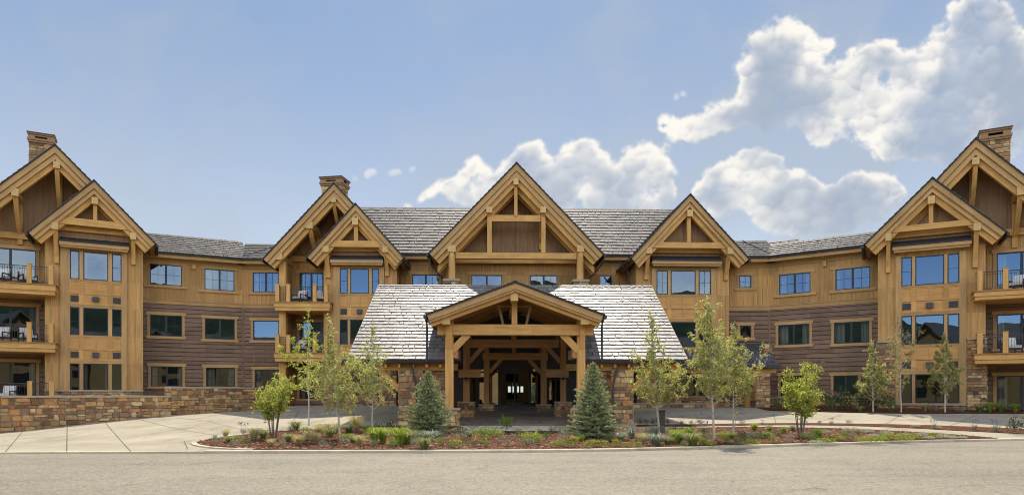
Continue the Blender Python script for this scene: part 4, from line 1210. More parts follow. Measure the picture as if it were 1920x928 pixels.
# recess with balconies
CR = Frame.at(CL.P(CL.S(500, -2.0), -2.0, 0)[:2], CL.P(CL.S(614, -2.0), -2.0, 0)[:2])
for yt, yb, k in ((512, 563, 'double'), (604, 655, 'doubleplain'), (693, 747, 'double')): window(CR, 562, 606, yt, yb, k, trim='full')
zfC = [CL.px(566, y, .8)[1] for y in (567, 662)]
zEc = CL.px(566, 490, -2)[1]
wall(CR, 'recess_wall', M['board'], CR.S(528), CR.length, zfC[0] - .2, zEc + .2, 'batten'); wall(CR, 'recess_wall', M['lap'], CR.S(528), CR.length, .4, zfC[0] - .201, 'lap')  # lower storeys take brown siding to stand in for the recess's shade
interior(CR, CR.S(532), CR.length - .05, [zfC[1] - 3.3, zfC[1], zfC[0]], 2.6)
for z, yb in ((zfC[0], 582), (zfC[1], 677)):
    zb = CL.px(566, yb, .8)[1]
    balcony(CL, -1.9, .8, CL.S(514, .8), CL.S(618, .8), z, zb, [CL.S(x, .7) for x in (520.5, 541, 590.5, 611.5)], z + 1.14, left_rail=CL.S(520.5, .7))
mb = MB(); a, b, z0, z1 = CL.rect(523, 535.5, 490, 760, .1)
fbox(mb, CL, a, b, -.33, .1, .3, z1); mb.build('corner_column', M['timber'], LODGE)
mb = MB(); fbox(mb, CL, a + .05, a + .25, -2.0, -.34, .3, z1); mb.build('return_wall', M['board'], LODGE)
GD, apD, tD, hwD, zmD = gable(CL, .75, (626, 342.5), (493, 485), None, 11.0, widths=(.28, .26))
bracket(CL, GD, .62, 620.6, 629.6, 368, 379, -2.0, 1.9); bracket(CL, GD, .62, 574.5, 586, 416.5, 428, -2.0, 1.6); 
mb = MB(); pbox(mb, CL, .62, 516, 528.5, 475.7, 486.5, 2.6); q = CL.rect(516, 528.5, 475.7, 486.5, .62); beam_end(CL, GD, q[0], q[1], .62, q[2], q[3]); mb.build('purlin', M['timber'], GD)
mb = MB(); fbox(mb, CL, CL.S(527, -1.9), pl, -2.0, -1.75, zEc - .05, zEc + .32); mb.build('belt_beam', M['timber'], GD)
mb = MB(); gable_wall(mb, CL, CL.S(505, -2.0), CL.S(660, -2.0), zEc, (apD[0], apD[1] - .5), tD, -2.0); mb.build('gable_wall', M['gboard'], LODGE)
chimney(599, 641, 331, 347.5, 48.0, -10, 9)

# ---- centre: recessed walls, main roof, great gable ------------------------------------------------------------------------
CW = Frame(960, 46.6, 1.6)
CG = Frame(966, 45.4, 1.8)
window(CW, 773, 823.5, 514.8, 557, 'double'); window(CW, 1124, 1147, 516, 557, 'quad')
window(CG, 884, 941.5, 515.6, 560, 'slider'); window(CG, 994, 1045, 516, 560, 'double')
zeC = CW.px(960, 480)[1]
CW.holes.append((CW.S(855), CW.S(1072), .3, 4.6))
wall(CW, 'wall', M['board'], CW.S(735), CW.S(1215), .4, zeC + .1, 'batten')
interior(CW, CW.S(745), CW.S(1205), [zfC[1], zfC[0]], 3.0)
zrd = lambda t: zeC + t
tnM = .85
runM = solve_run(CW, 0, .65, zeC, tnM, 392)
mb = MB(); P = CW.P; sL, sR = CW.S(640, .65 - runM), CW.S(1300, .65 - runM)
shingle_roof(mb, P(sL, .65, zeC), P(sR, .65, zeC), P(sR, .65 - runM, zeC + runM * tnM), P(sL, .65 - runM, zeC + runM * tnM), .42, .055, wid=(.2, .42))
mb.slot = 1; mb.quad(P(sR, .65 - runM, zeC + runM * tnM), P(sL, .65 - runM, zeC + runM * tnM), P(sL, .65 - 2 * runM, zeC), P(sR, .65 - 2 * runM, zeC)); mb.slot = 0
k = sL
while k < sR:
    for sg in (-1, 1):
        y = .65 - runM; zt = zeC + runM * tnM; w = RNG.uniform(.24, .34)
        mb.hexa([P(k, y, zt + .06), P(k + w, y, zt + .06), P(k + w, y - sg * .16, zt + .05 - .16 * tnM), P(k, y - sg * .16, zt + .05 - .16 * tnM)], [P(k, y, zt + .02), P(k + w, y, zt + .02), P(k + w, y - sg * .16, zt + .015 - .16 * tnM), P(k, y - sg * .16, zt + .015 - .16 * tnM)])
    k += .3
MR = mb.build('roof', [M['slate'], M['under']], LODGE)
eave(CW, CW.S(735), CW.S(845), .65, zeC, MR); eave(CW, CW.S(1088), CW.S(1215), .65, zeC, MR)
# great gable
GX = 2.2
zb0 = CG.px(966, 489)[1]
GG, apG, tG, hwG, zmG = gable(CG, GX, (967, 305), (804, 474), (1132, 476.5), 9.0, widths=(.29, .27), inner=.30)
rb2 = MB()
for off, dd in ((.84, 1.25), (.84, .55)):
    c = math.cos(math.atan(tG)); s_ = math.sin(math.atan(tG))
    for sg in (-1, 1):
        q = [(apG[0], apG[1] - off / c), (apG[0] + sg * (hwG - .5) , zmG + .5 * tG - off / c), (apG[0] + sg * (hwG - .5), zmG + .5 * tG - (off + .3) / c), (apG[0], apG[1] - (off + .3) / c)]
        if sg > 0: q = [q[1], q[0], q[3], q[2]]
        fprism(rb2, CG, q, dd, dd + .26)
rb2.build('rafter', M['timber'], GG)
gl, gr = CG.S(836), CG.S(1096)
wall(CG, 'wall', M['board'], gl, gr, 4.4, zb0, 'batten')
mb = MB(); gable_wall(mb, CG, gl, gr, zb0, (apG[0], apG[1] - .6), tG); mb.build('gable_wall', M['gboard'], LODGE)
for q in (gl, gr - .1): mb = MB(); fbox(mb, CG, q, q + .1, -1.5, -.001, 3.2, zb0 + .5); mb.build('return_wall', M['board'], LODGE)
interior(CG, gl + .1, gr - .1, [zfC[1], zfC[0]], 2.6)
dK = 2.07
king(CG, GG, dK, (963, 972, 334, 346), 403.5, .02)
for xa, xb in ((912, 922.6), (1013.6, 1023.3)):
    bracket(CG, GG, dK, xa, xb, 387.5, 398.5, .02, 1.6)
    mb = MB(); s0, s1, z0, z1 = CG.rect(xa + 1.5, xb - .5, 399, 473.5, dK - .25); fbox(mb, CG, s0, s1, dK - .55, dK - .25, z0, z1); mb.build('post', M['timber'], GG)
mb = MB(); s0, s1, z0, z1 = CG.rect(921.5, 1013.5, 403.3, 415, dK - .28); fbox(mb, CG, s0, s1, dK - .52, dK - .28, z0, z1); mb.build('collar_beam', M['timber'], GG)
tie(CG, GG, dK - .2, 854, 1081, 473.8, 485, .34); tie(CG, GG, .3, 854, 1081, 486, 493.5, .29)
for xa, xb in ((839.6, 854), (1082.6, 1094.8)):
    mb = MB(); s0, s1, z0, z1 = CG.rect(xa, xb, 460, 472, dK); fbox(mb, CG, s0, s1, .02, dK, z0, z1); beam_end(CG, GG, s0, s1, dK, z0, z1)
    m = (s0 + s1) / 2; zp = CG.px(966, 528, dK - .3)[1]
    fbox(mb, CG, m - .2, m + .2, dK - .62, dK - .2, zp + .1, z0 - .001)
    mb.hexa(*[[CG.P(m + q, dK - .2, z0 - .002), CG.P(m + q, dK - .02, z0 - .002), CG.P(m + q, dK - .02, z0 - .3), CG.P(m + q, dK - .2, z0 - 1.3)] for q in (-.13, .13)])
    mb.build('post', M['timber'], GG)
    mb = MB(); stone_block(mb, CG, m - .48, m + .48, dK - .9, dK + .1, 3.6, zp - .05, .35); q = mb.build('stone_pedestal', [M['stone'], M['mortar']], GG)
    mb = MB(); fbox(mb, CG, m - .54, m + .54, dK - .96, dK + .16, zp - .05, zp + .1); mb.build('pedestal_cap', M['cap'], GG)

# ---- right centre block --------------------------------------------------------------------------------------------------
CE = Frame(1290, 43.8, 2.0)
zr, (l, r) = bay(CE, [(1231, 1252.6), (1257.6, 1304.5), (1310, 1333)], [(507, 552.3), (603.5, 650.5), (694, 742)], (1222, 1343), [('quad', 'plain', 'quad'), ('plain', 'plain', 'plain'), ('plain', 'plain', 'plain')], vents=(0, 0))
GE, apE, tE, hwE, zmE = gable(CE, 1.0, (1293.3, 364), (1183, 484), (1405, 484.5), 9.0)
pl, pr = CE.S(1193), CE.S(1367)
zk = zr[0][1] + .4; zs = CE.px(1290, 690)[1]
wall(CE, 'wall', M['board'], pl, pr, zs, zk, 'batten')
mb = MB(); gable_wall(mb, CE, pl, pr, zk, (apE[0], apE[1] - .5), tE); mb.build('gable_wall', M['gboard'], LODGE)
mb = MB()
for a, b in ((pl, CE.S(1225)), (CE.S(1340), pr)): stones(mb, lambda s, o, z: CE.P(s, .12 + o, z), a, b, .3, zs, .42)
stones(mb, lambda s, o, z: CE.P(s, .12 + o, z), CE.S(1225), CE.S(1340), .3, zr[2][0] - .12, .42)
mb.build('stone_base', [M['stone'], M['mortar']], LODGE)
king(CE, GE, .93, (1289, 1299, 394, 405.3), 454, .1)
tie(CE, GE, .80, 1222, 1366.5, 454.2, 465); tie(CE, GE, .25, 1214, 1374, 466.3, 474)
bracket(CE, GE, .9, 1212.4, 1222, 463.7, 475, .02, 1.25); bracket(CE, GE, .9, 1364.4, 1374.6, 464.5, 476, .02, 1.25)
awning(CE, 1220.5, 1350, 491.5, 500.5, 483)
interior(CE, pl + .05, pr - .05, [FLOOR1 - .1, FLOOR1 + 3.2, FLOOR1 + 6.5], 3.0)
for q, y in ((pl, -3), (pr - .12, -2.4)): mb = MB(); fbox(mb, CE, q, q + .12, y, -.001, 3.2, zk); mb.build('return_wall', M['board'], LODGE)

# ---- right link wing ---------------------------------------------------------------------------------------------------
RK1 = Frame.at(((1350 - CX) / F * 45.2, 45.2), ((1442 - CX) / F * 45.0, 45.0))
RK2 = Frame.at(((1442 - CX) / F * 45.0, 45.0), ((1668 - CX) / F * 40.9, 40.9))
window(RK1, 1386, 1408.5, 516.7, 539.6, 'quad'); window(RK1, 1387, 1408.3, 610, 633, 'quad', trim='full')
for x0, x1, yt, yb in ((1461, 1520, 512.7, 550.7), (1566.5, 1632, 502.3, 542)): window(RK2, x0, x1, yt, yb, 'double')
for x0, x1, yt, yb, k in ((1459.5, 1518, 608, 646, 'doubleplain'), (1564, 1630, 603.3, 643.3, 'doubleplain'), (1464, 1513, 704, 743, 'double'), (1563, 1609.5, 703.5, 742, 'double')): window(RK2, x0, x1, yt, yb, k, trim='full')
zbR = RK2.px(1543, 566.5)[1]; zeR = RK2.px(1540, 472.5)[1]
for fr, L1, in ((RK1, RK1.length), (RK2, RK2.length)):
    zb_ = zbR
    wall(fr, 'wall', M['board'], 0, L1, zb_, zeR + .1, 'batten')
    wall(fr, 'siding_wall', M['lap'], 0, L1, 1.35, zb_ - .26, 'lap')
    mb = MB(); fbox(mb, fr, 0, L1, 0, .06, zb_ - .27, zb_); fbox(mb, fr, 0, L1, .061, .09, zb_ - .03, zb_ + .03); mb.build('belt_course', M['trim'], LODGE)
    mb = MB(); stones(mb, lambda s, o, z: fr.P(s, .1 + o, z), 0, L1, .2, 1.35, .42); mb.build('stone_base', [M['stone'], M['mortar']], LODGE)
    mb = MB(); fbox(mb, fr, 0, L1, 0, .2, 1.35, 1.44); mb.build('stone_sill', M['cap'], LODGE)
    interior(fr, .05, L1 - .05, [FLOOR1 - .3, FLOOR1 + 2.9, FLOOR1 + 6.1], 3.0)
mb = MB(); fbox(mb, RK2, -.02, .12, -.02, .08, 1.45, zbR - .28); mb.build('corner_board', M['lap'], LODGE)
ro, runR = link_roof(RK2, -.1, RK2.length + 3.0, .62, zeR, tnL, 440.5)
ro2, runR1 = link_roof(RK1, -.5, RK1.length + .3, .62, zeR, tnL, 453)
mb = MB(); mb.beam(RK1.P(RK1.length + .25, .6, zeR + .05), RK1.P(RK1.length + .25 - 1.55, .6 - runR1, zeR + runR1 * tnL + .08), .16, .05); mb.build('valley_flashing', M['flash'], ro2)
mb = MB(); P = RK2.P; a, b = RK2.S(1412, -runR), RK2.S(1497, -runR); zt = zeR + runR * tnL
shingle_roof(mb, P(a, .62 - runR + .05, zt - .2), P(b, .62 - runR + .05, zt - .2), P(b, .62 - runR - .9, zt + .42), P(a, .62 - runR - .9, zt + .42), .3); mb.build('upper_roof', [M['slate'], M['under']], LODGE)
BRK = MB(); fbox(BRK, RK2, RK2.S(1543), RK2.S(1550), 0, .16, RK2.px(1546, 500)[1], zeR - .6); fbox(BRK, RK2, RK2.S(1544), RK2.S(1549), .1, .52, RK2.px(1546, 484)[1], zeR - .3); BRK.build('bracket', M['timber'], ro)

# ---- far right wing --------------------------------------------------------------------------------------------------
RB = Frame(1745, 37.7, -28)
zr, (l, r) = bay(RB, [(1690, 1710), (1716, 1770.5), (1776.5, 1799)], [(478.5, 533.3), (590, 645), (701, 755.5)], (1679, 1812), [('mid', 'plain', 'mid'), ('mid', 'plain', 'mid'), ('plain', 'plain', 'plain')])
GR, apR, tR, hwR, zmR = gable(RB, 1.0, (1746, 333.5), (1620.5, 461), (1887.5, 431), 9.0)
pl, pr = RB.S(1646), RB.S(1848)
zk = zr[0][1] + .4; zs = RB.px(1745, 640)[1]
wall(RB, 'wall', M['board'], pl, pr, .5, zk, 'batten')
mb = MB(); gable_wall(mb, RB, pl, pr, zk, (apR[0], apR[1] - .5), tR); mb.build('gable_wall', M['gboard'], LODGE)
mb = MB()
for a, b in ((pl - .03, l - .02), (r + .02, pr + .04)): stone_block(mb, RB, a, b, -.2, .13, .2, zs, .42)
stones(mb, lambda s, o, z: RB.P(s, .12 + o, z), l, r, .2, zr[2][0] - .12, .42)
mb.build('stone_base', [M['stone'], M['mortar']], LODGE)
mb = MB()
for a, b in ((pl - .06, l - .02), (r + .02, pr + .06)): fbox(mb, RB, a, b, 0, .22, zs, zs + .09)
fbox(mb, RB, l, r, 0, .24, zr[2][0] - .12, zr[2][0] - .02); mb.build('stone_sill', M['cap'], LODGE)
king(RB, GR, .93, (1740, 1752.5, 368, 381.6), 420, .1)
tie(RB, GR, .80, 1671, 1828, 418, 428.8); tie(RB, GR, .25, 1668, 1833, 431, 440)
bracket(RB, GR, .9, 1660.6, 1671, 438, 451, .02, 1.35); bracket(RB, GR, .9, 1825.7, 1838.5, 418.8, 431.5, .02, 1.5)
awning(RB, 1673, 1820, 459.5, 470.2, 450.5)
interior(RB, pl + .1, pr - .1, [FLOOR1 - .3, FLOOR1 + 2.9, FLOOR1 + 6.1])
RBW = Frame.at(RB.P(RB.S(1846), -1.7, 0)[:2], RB.P(RB.S(2110), -1.7, 0)[:2])
for yt, yb in ((471.5, 536), (588, 652), (704, 772)):
    window(RBW, 1868.5, 1965, yt, yb, 'slider', trim='full'); window(RBW, 1990, 2050, yt, yb, 'slider', trim='full')
zf = [RB.px(1875, y, 1.0)[1] for y in (544.7, 663.5)]
zE = RB.px(1906, 435, -1.6)[1]
wall(RBW, 'recess_wall', M['board'], 0, RBW.length, zf[0] - .2, zE, 'batten'); wall(RBW, 'recess_wall', M['lap'], 0, RBW.length, zf[1] - 3.6, zf[0] - .201, 'lap')
interior(RBW, .02, RBW.length - .02, [zf[1] - 3.35, zf[1], zf[0]])
for yb, z in ((560, zf[0]), (681, zf[1])):
    zb = RB.px(1875, yb, 1.0)[1]
    balcony(RB, -1.65, 1.0, RB.S(1827, 1.0), RB.S(2110, 1.0), z, zb, [RB.S(x, .9) for x in (1837, 1885, 2010)], z + 1.14, left_rail=RB.S(1837, .9))
mbp = MB(); fbox(mbp, RB, RB.S(1850, .6), RB.S(2110, 1.0), -1.65, .6, zf[1] - 3.8, zf[1] - 3.3); mbp.build('patio', M['concrete'], LODGE)
GS, apS, tS, hwS, zmS = gable(RB, .35, (1830, 259), (1668, 430), None, 11.0, widths=(.28, .26))
bracket(RB, GS, .24, 1823, 1836, 295.5, 308, -1.66, 2.2); bracket(RB, GS, .22, 1907, 1921, 352, 365, -1.66, 2.0)
mb = MB(); gable_wall(mb, RB, RB.S(1775, -1.7), min(RB.S(2110, -1.7), apS[0] + hwS - .4), zE, (apS[0], apS[1] - .5), tS, -1.7); mb.build('gable_wall', M['gboard'], LODGE)
mb = MB(); fbox(mb, RB, RB.S(1858, -1.6), RB.S(2110, -1.6), -1.7, -1.45, zE - .18, zE + .18); mb.build('belt_beam', M['timber'], GS)
chimney(1836, 1898, 241, 262, 42.0, -28, 9)
mb = MB()
fbox(mb, RB, RB.S(1824), RB.S(1834), .15, .24, RB.px(1829, 739)[1], RB.px(1829, 733)[1]); mb.build('wall_plaque', plain('dark_plaque', (.06, .045, .05), .5), LODGE)
# downpipes
def downpipe(pts, parent=LODGE):
    mb = MB(); mb.tube(pts, [.045] * len(pts), 8); return mb.build('downpipe', M['metal'], parent)
P = CG.P
for x, sg in ((806, 1), (1131, -1)):
    s, z = CG.px(x, 484, GX - .3); downpipe([P(s, GX - .3, z), P(s, GX - .3, z - .3), P(s + sg * .6, 1.2, z - 1.0), P(s + sg * 1.0, .12, z - 1.25), P(s + sg * 1.0, .12, 3.4)])
s, z = CL.px(765, 500, -.2); downpipe([CL.P(s + .1, -.1, z + .25), CL.P(s - .3, -.3, z - .1), CL.P(s - .55, -.4, z - .5), CL.P(s - .55, -.4, 3.4)])
s, z = CE.px(1166, 495, -.2); downpipe([CE.P(s - .2, -.3, z + .2), CE.P(s + .35, -.3, z - .4), CE.P(s + .5, -.35, z - .8), CE.P(s + .5, -.35, 3.4)])

# ------------------------------------------------------------------ porte-cochere in front of the entrance
PT = Frame(960, 31.0, 1.0)
PC = thing('porte_cochere', 'covered drive-through entrance with pale shingle roof, timber gable posts and stone piers', 'entrance canopy', (0, 34, .4))
P = PT.P
sA, sB = PT.S(650), PT.S(1290); zE_ = PT.px(970, 674.5)[1]; dR = -7.9
iL, iR = PT.S(839), PT.S(1097); rL, rR = PT.S(709.5, dR), PT.S(1222, dR); zR_ = PT.px(966, 536.5, dR)[1]; tnP = (zR_ - zE_) / -dR
mb = MB()
shingle_roof(mb, P(sA, 0, zE_), P(iL, 0, zE_), P(iL, dR, zR_), P(rL, dR, zR_), .38, .054, (.2, .38))
shingle_roof(mb, P(iR, 0, zE_), P(sB, 0, zE_), P(rR, dR, zR_), P(iR, dR, zR_), .38, .054, (.2, .38))
dm = -4.9; zm_ = zE_ - dm * tnP
shingle_roof(mb, P(iL, dm, zm_), P(iR, dm, zm_), P(iR, dR, zR_), P(iL, dR, zR_), .38, .054, (.2, .38))
bk = dR * 2 + 1.2
mb.slot = 1; mb.quad(P(rR, dR, zR_ - .01), P(rL, dR, zR_ - .01), P(rL, bk, zE_ + .7), P(rR, bk, zE_ + .7)); mb.slot = 0
k = rL
while k < rR - .1:
    w = RNG.uniform(.26, .36)
    mb.hexa([P(k, dR + .16, zR_ - .04), P(min(k + w, rR), dR + .16, zR_ - .04), P(min(k + w, rR), dR + .16, zR_ + .0), P(k, dR + .16, zR_ + .0)], [P(k, dR - .02, zR_ + .03), P(min(k + w, rR), dR - .02, zR_ + .03), P(min(k + w, rR), dR - .02, zR_ + .07), P(k, dR - .02, zR_ + .07)]); k += .32
RF = mb.build('roof', [M['slate_lit'], M['under']], PC)
for a, b in ((sA - .05, iL), (iR, sB + .05)):
    g = MB(); g.hexa([P(a, .14, zE_ - .15), P(b, .14, zE_ - .15), P(b, .17, zE_ - .01), P(a, .17, zE_ - .01)], [P(a, .0, zE_ - .15), P(b, .0, zE_ - .15), P(b, .0, zE_ - .01), P(a, .0, zE_ - .01)])
    g.build('gutter', M['metal'], RF)
so = MB(); o = .16
for a, b, c, d in ((sA + .03, iL, iL, rL + .03), (iR, sB - .03, rR - .03, iR)):
    so.quad(P(a, -.02, zE_ - o), P(b, -.02, zE_ - o), P(c, dR, zR_ - o), P(d, dR, zR_ - o), [(0, 0), (0, 6), (9, 6), (9, 0)])
so.quad(P(iL, dm, zm_ - o), P(iR, dm, zm_ - o), P(iR, dR, zR_ - o), P(iL, dR, zR_ - o), [(0, 0), (0, 6), (9, 6), (9, 0)])
so.build('soffit', M['soffit'], RF)
for a, r in ((sA, rL), (sB, rR), (iL, iL), (iR, iR)):
    top = (dR, zR_) if a in (sA, sB) else (-3.3, zE_ + 3.3 * tnP)
    sg = .04 if a in (sA, iR) else -.04
    vb = MB(); vb.hexa([P(a - .03, 0, zE_ - .26), P(a + .03, 0, zE_ - .26), P(a + .03, 0, zE_ - .01), P(a - .03, 0, zE_ - .01)], [P(r - .03, top[0], top[1] - .26), P(r + .03, top[0], top[1] - .26), P(r + .03, top[0], top[1] - .012), P(r - .03, top[0], top[1] - .012)])
    vb.build('verge_board', M['timber'], RF)
# eave beams on the piers
for a, b in ((sA + .25, iL + .1), (iR - .1, sB - .25)):
    mb = MB(); fbox(mb, PT, a, b, -.75, -.42, zE_ - .46, zE_ - .14); mb.build('eave_beam', M['timber'], PC)
    k = a + .2
    while k < b - .2: mb = MB(); fbox(mb, PT, k, k + .1, -.41, -.04, zE_ - .34, zE_ - .17); k += .62; mb.build('rafter_tail', M['timber'], PC)
for a, b in ((sA + .1, iL - .2), (iR + .2, sB - .1)):
    mb = MB(); fbox(mb, PT, a, b, -11.2, -10.9, zE_ - .1, zE_ + .3); mb.build('eave_beam', M['timber'], PC)
# stone piers
zg = 0.0
for px0, px1, ps in ((747.5, 791, 1), (1149, 1187, -1)):
    a, b = PT.S(px0, -.1), PT.S(px1, -.1)
    mb = MB(); stone_block(mb, PT, a, b, -1.4, -.1, zg, zE_ - .46, .42); q = mb.build('stone_pier', [M['stone'], M['mortar']], PC)
    out = a if ps > 0 else b; sg = -1 if ps > 0 else 1
    mb = MB(); mb.beam(P(out + sg * .02, -.58, zE_ - 1.35), P(out + sg * .95, -.58, zE_ - .40), .24, .26); mb.build('knee_brace', M['timber'], PC)
for px0, px1 in ((792, 835), (1098, 1148)):
    a, b = PT.S(px0, -.7), PT.S(px1, -.7); zt = PT.px(820, 696, -.7)[1]
    mb = MB(); stone_block(mb, PT, a, b, -1.3, -.7, zg, zt, .4); q = mb.build('stone_screen', [M['stone'], M['mortar']], PC)
    mb = MB(); fbox(mb, PT, a - .04, b + .04, -1.36, -.6, zt, zt + .09); mb.build('stone_cap', M['cap'], q)
for px0, px1, ps in ((1074, 1099.5, -1), (835.5, 860, 1)):
    a, b = PT.S(px0, .8), PT.S(px1, .8); zt = PT.px(848, 768.5, .8)[1]
    mb = MB(); stone_block(mb, PT, a, b, .05, .72, -.1, zt, .32); q = mb.build('stone_pedestal', [M['stone'], M['mortar']], PC)
    mb = MB(); fbox(mb, PT, a - .06, b + .06, -.02, .8, zt, zt + .09); mb.build('pedestal_cap', M['cap'], q)
# front gable and its three trusses
PG, apP, tP, hwP, zmP = gable(PT, 1.6, (965.5, 528), (800, 588), (1132, 589.5), 7.4, widths=(.24, .10), inner=.16, parent=PC, expo=.38, mat='slate', step=.06, gut=True)
mb = MB()
for k in range(9):
    for sg in (-1, 1):
        y = 1.3 - k * .62
        zt = apP[1] - .42 - .12 * tP; zb = zmP + .1 - .28
        mb.beam(P(apP[0] + sg * .1, y, zt), P(apP[0] + sg * (hwP - .25), y, zmP + .25 * tP - .44), .09, .16)
mb.build('rafter', M['soffit'], PG)
s0, s1, z0, z1 = PT.rect(957.6, 971, 542, 563.5, 1.4)
mb = MB(); fbox(mb, PT, s0, s1, -6, 1.4, z0, z1); beam_end(PT, PG, s0, s1, 1.4, z0, z1); mb.build('ridge_beam', M['timber'], PG)
s0, s1, z0, z1 = PT.rect(959.5, 969.8, 563.5, 607.6, .62)
mb = MB(); fbox(mb, PT, s0, s1, .3, .62, z0, z1); mb.build('king_post', M['timber'], PG)
mb = MB(); pbox(mb, PT, .66, 820, 1113.5, 608, 627.8, .42); mb.build('tie_beam', M['timber'], PG)
for x0, x1, b0, b1, fx0, fx1, sg in ((834.6, 850, 829, 843.3, 835.5, 847.5, 1), (1082.6, 1097.4, 1089.6, 1104, 1088, 1097.5, -1)):
    s0, s1, z0, z1 = PT.rect(x0, x1, 608, 767, .56); zp = PT.px(848, 768.5, .8)[1] + .091
    mb = MB(); fbox(mb, PT, s0, s1, .2, .56, zp, z1 + .5); mb.build('post', M['timber'], PC)
    a0, a1, zz0, zz1 = PT.rect(fx0, fx1, 628, 655, .78)
    mb = MB(); mb.hexa([PT.P(a0, .78, zz1), PT.P(a1, .78, zz1), PT.P(a1, .78, zz1 + .5), PT.P(a0, .78, zz1 + .5)], [PT.P(a0, .565, zz0 - .0), PT.P(a1, .565, zz0), PT.P(a1, .565, zz1 + .5), PT.P(a0, .565, zz1 + .5)]); mb.build('corbel', M['timber'], PC)
    c0, c1, zz0, zz1 = PT.rect(b0, b1, 587, 607.3, 1.35)
    mb = MB(); fbox(mb, PT, c0, c1, -5.4, 1.35, zz0, zz1); beam_end(PT, PG, c0, c1, 1.35, zz0, zz1); mb.build('plate_beam', M['timber'], PG)
    bx = s1 if sg > 0 else s0; zt = PT.px(960, 627.8, .66)[1]
    mb = MB(); mb.beam(P(bx - sg * .05, .4, zt - .68), P(bx + sg * .66, .4, zt + .05), .28, .30); mb.build('knee_brace', M['timber'], PC)
    e0, e1, zz0, zz1 = PT.rect(x1 - 1 if sg > 0 else x0 - 9, x1 + 8 if sg > 0 else x0 + 1, 653, 671, .5)
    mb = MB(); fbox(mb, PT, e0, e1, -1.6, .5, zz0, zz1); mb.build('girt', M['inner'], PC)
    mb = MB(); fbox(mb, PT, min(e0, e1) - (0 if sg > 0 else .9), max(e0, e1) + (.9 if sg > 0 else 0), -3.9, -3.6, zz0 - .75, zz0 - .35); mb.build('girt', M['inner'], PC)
for d, bx0, bx1, by0, by1, p, pb, pt_, kx in ((-4.2, 880, 1048, 636, 651.3, ((868.5, 880.3), (1051, 1061.6)), 752.5, 636, (958.5, 968.5)), (-8.2, 905, 1027, 661.5, 674.5, ((907, 917.5), (1014, 1025)), 757.5, 664, (960, 967.5))):
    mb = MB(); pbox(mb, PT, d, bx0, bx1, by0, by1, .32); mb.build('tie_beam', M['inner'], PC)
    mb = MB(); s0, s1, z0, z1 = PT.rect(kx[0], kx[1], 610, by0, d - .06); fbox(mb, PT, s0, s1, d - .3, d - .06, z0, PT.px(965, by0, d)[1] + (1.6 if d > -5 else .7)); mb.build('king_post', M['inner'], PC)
    for i, (x0, x1) in enumerate(p):
        sg = 1 if i == 0 else -1
        s0, s1, z0, z1 = PT.rect(x0, x1, pt_ - 6, pb, d - .02); m = (s0 + s1) / 2
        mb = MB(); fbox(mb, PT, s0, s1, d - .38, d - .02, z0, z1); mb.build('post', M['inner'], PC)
        zb_ = gz(P(m, d, 0)[0], P(m, d, 0)[1])
        mb = MB(); stone_block(mb, PT, m - .40, m + .40, d - .6, d + .2, zb_ - .1, z0 - .07, .3); q = mb.build('stone_pedestal', [M['stone'], M['mortar']], PC)
        mb = MB(); fbox(mb, PT, m - .45, m + .45, d - .65, d + .25, z0 - .07, z0); mb.build('pedestal_cap', M['cap'], q)
        bx = s1 if sg > 0 else s0; zt = PT.px(965, by1, d)[1]
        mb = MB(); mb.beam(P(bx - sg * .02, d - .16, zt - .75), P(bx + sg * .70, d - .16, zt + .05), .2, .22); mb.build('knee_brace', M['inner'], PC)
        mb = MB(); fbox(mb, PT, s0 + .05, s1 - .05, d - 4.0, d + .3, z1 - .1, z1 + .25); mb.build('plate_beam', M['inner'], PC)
# rustic log bracing up in the gable
mb = MB()
s0, z0 = PT.px(935.5, 573.5, .1); s1, _ = PT.px(994.5, 573.5, .1)
mb.tube([P(s0 - .05, .1, z0), P(s1 + .05, .1, z0)], [.05, .05], 8)
for s, k in ((s0, 1), (s1, -1)):
    mb.tube([P(s, .1, z0 + .12), P(s + k * .02, .1, z0 - .1), P(s + k * .2, .1, z0 - .9)], [.06, .075, .06], 8)
    mb.tube([P(s - .09, .1, z0 + .02), P(s + .09, .1, z0 + .02)], [.085, .085], 8); mb.tube([P(s, .1, z0 - .10), P(s, .1, z0 - .17)], [.10, .085], 8)
mb.build('hanging_rail', plain('peeled_log', (.36, .23, .10), .7), PC)
# rain pipes from the small gable eaves on to the roof
for x in (797, 1133.5):
    s, z = PT.px(x, 592, 1.0); mb = MB(); mb.tube([P(s, 1.1, z), P(s, .35, z - .22), P(s, .23, z - .4), P(s, .23, zE_ - .1)], [.05] * 4, 8); mb.build('downpipe', M['metal'], PC)
for s, sg in ((PT.S(772), 1), (PT.S(1158), -1)):
    mb = MB(); mb.tube([P(s, .08, zE_ - .14), P(s, .0, zE_ - .3), P(s + sg * .22, -.02, zE_ - 1.2), P(s + sg * .22, -.02, .2)], [.045] * 4, 8); mb.build('downpipe', M['metal'], PC)

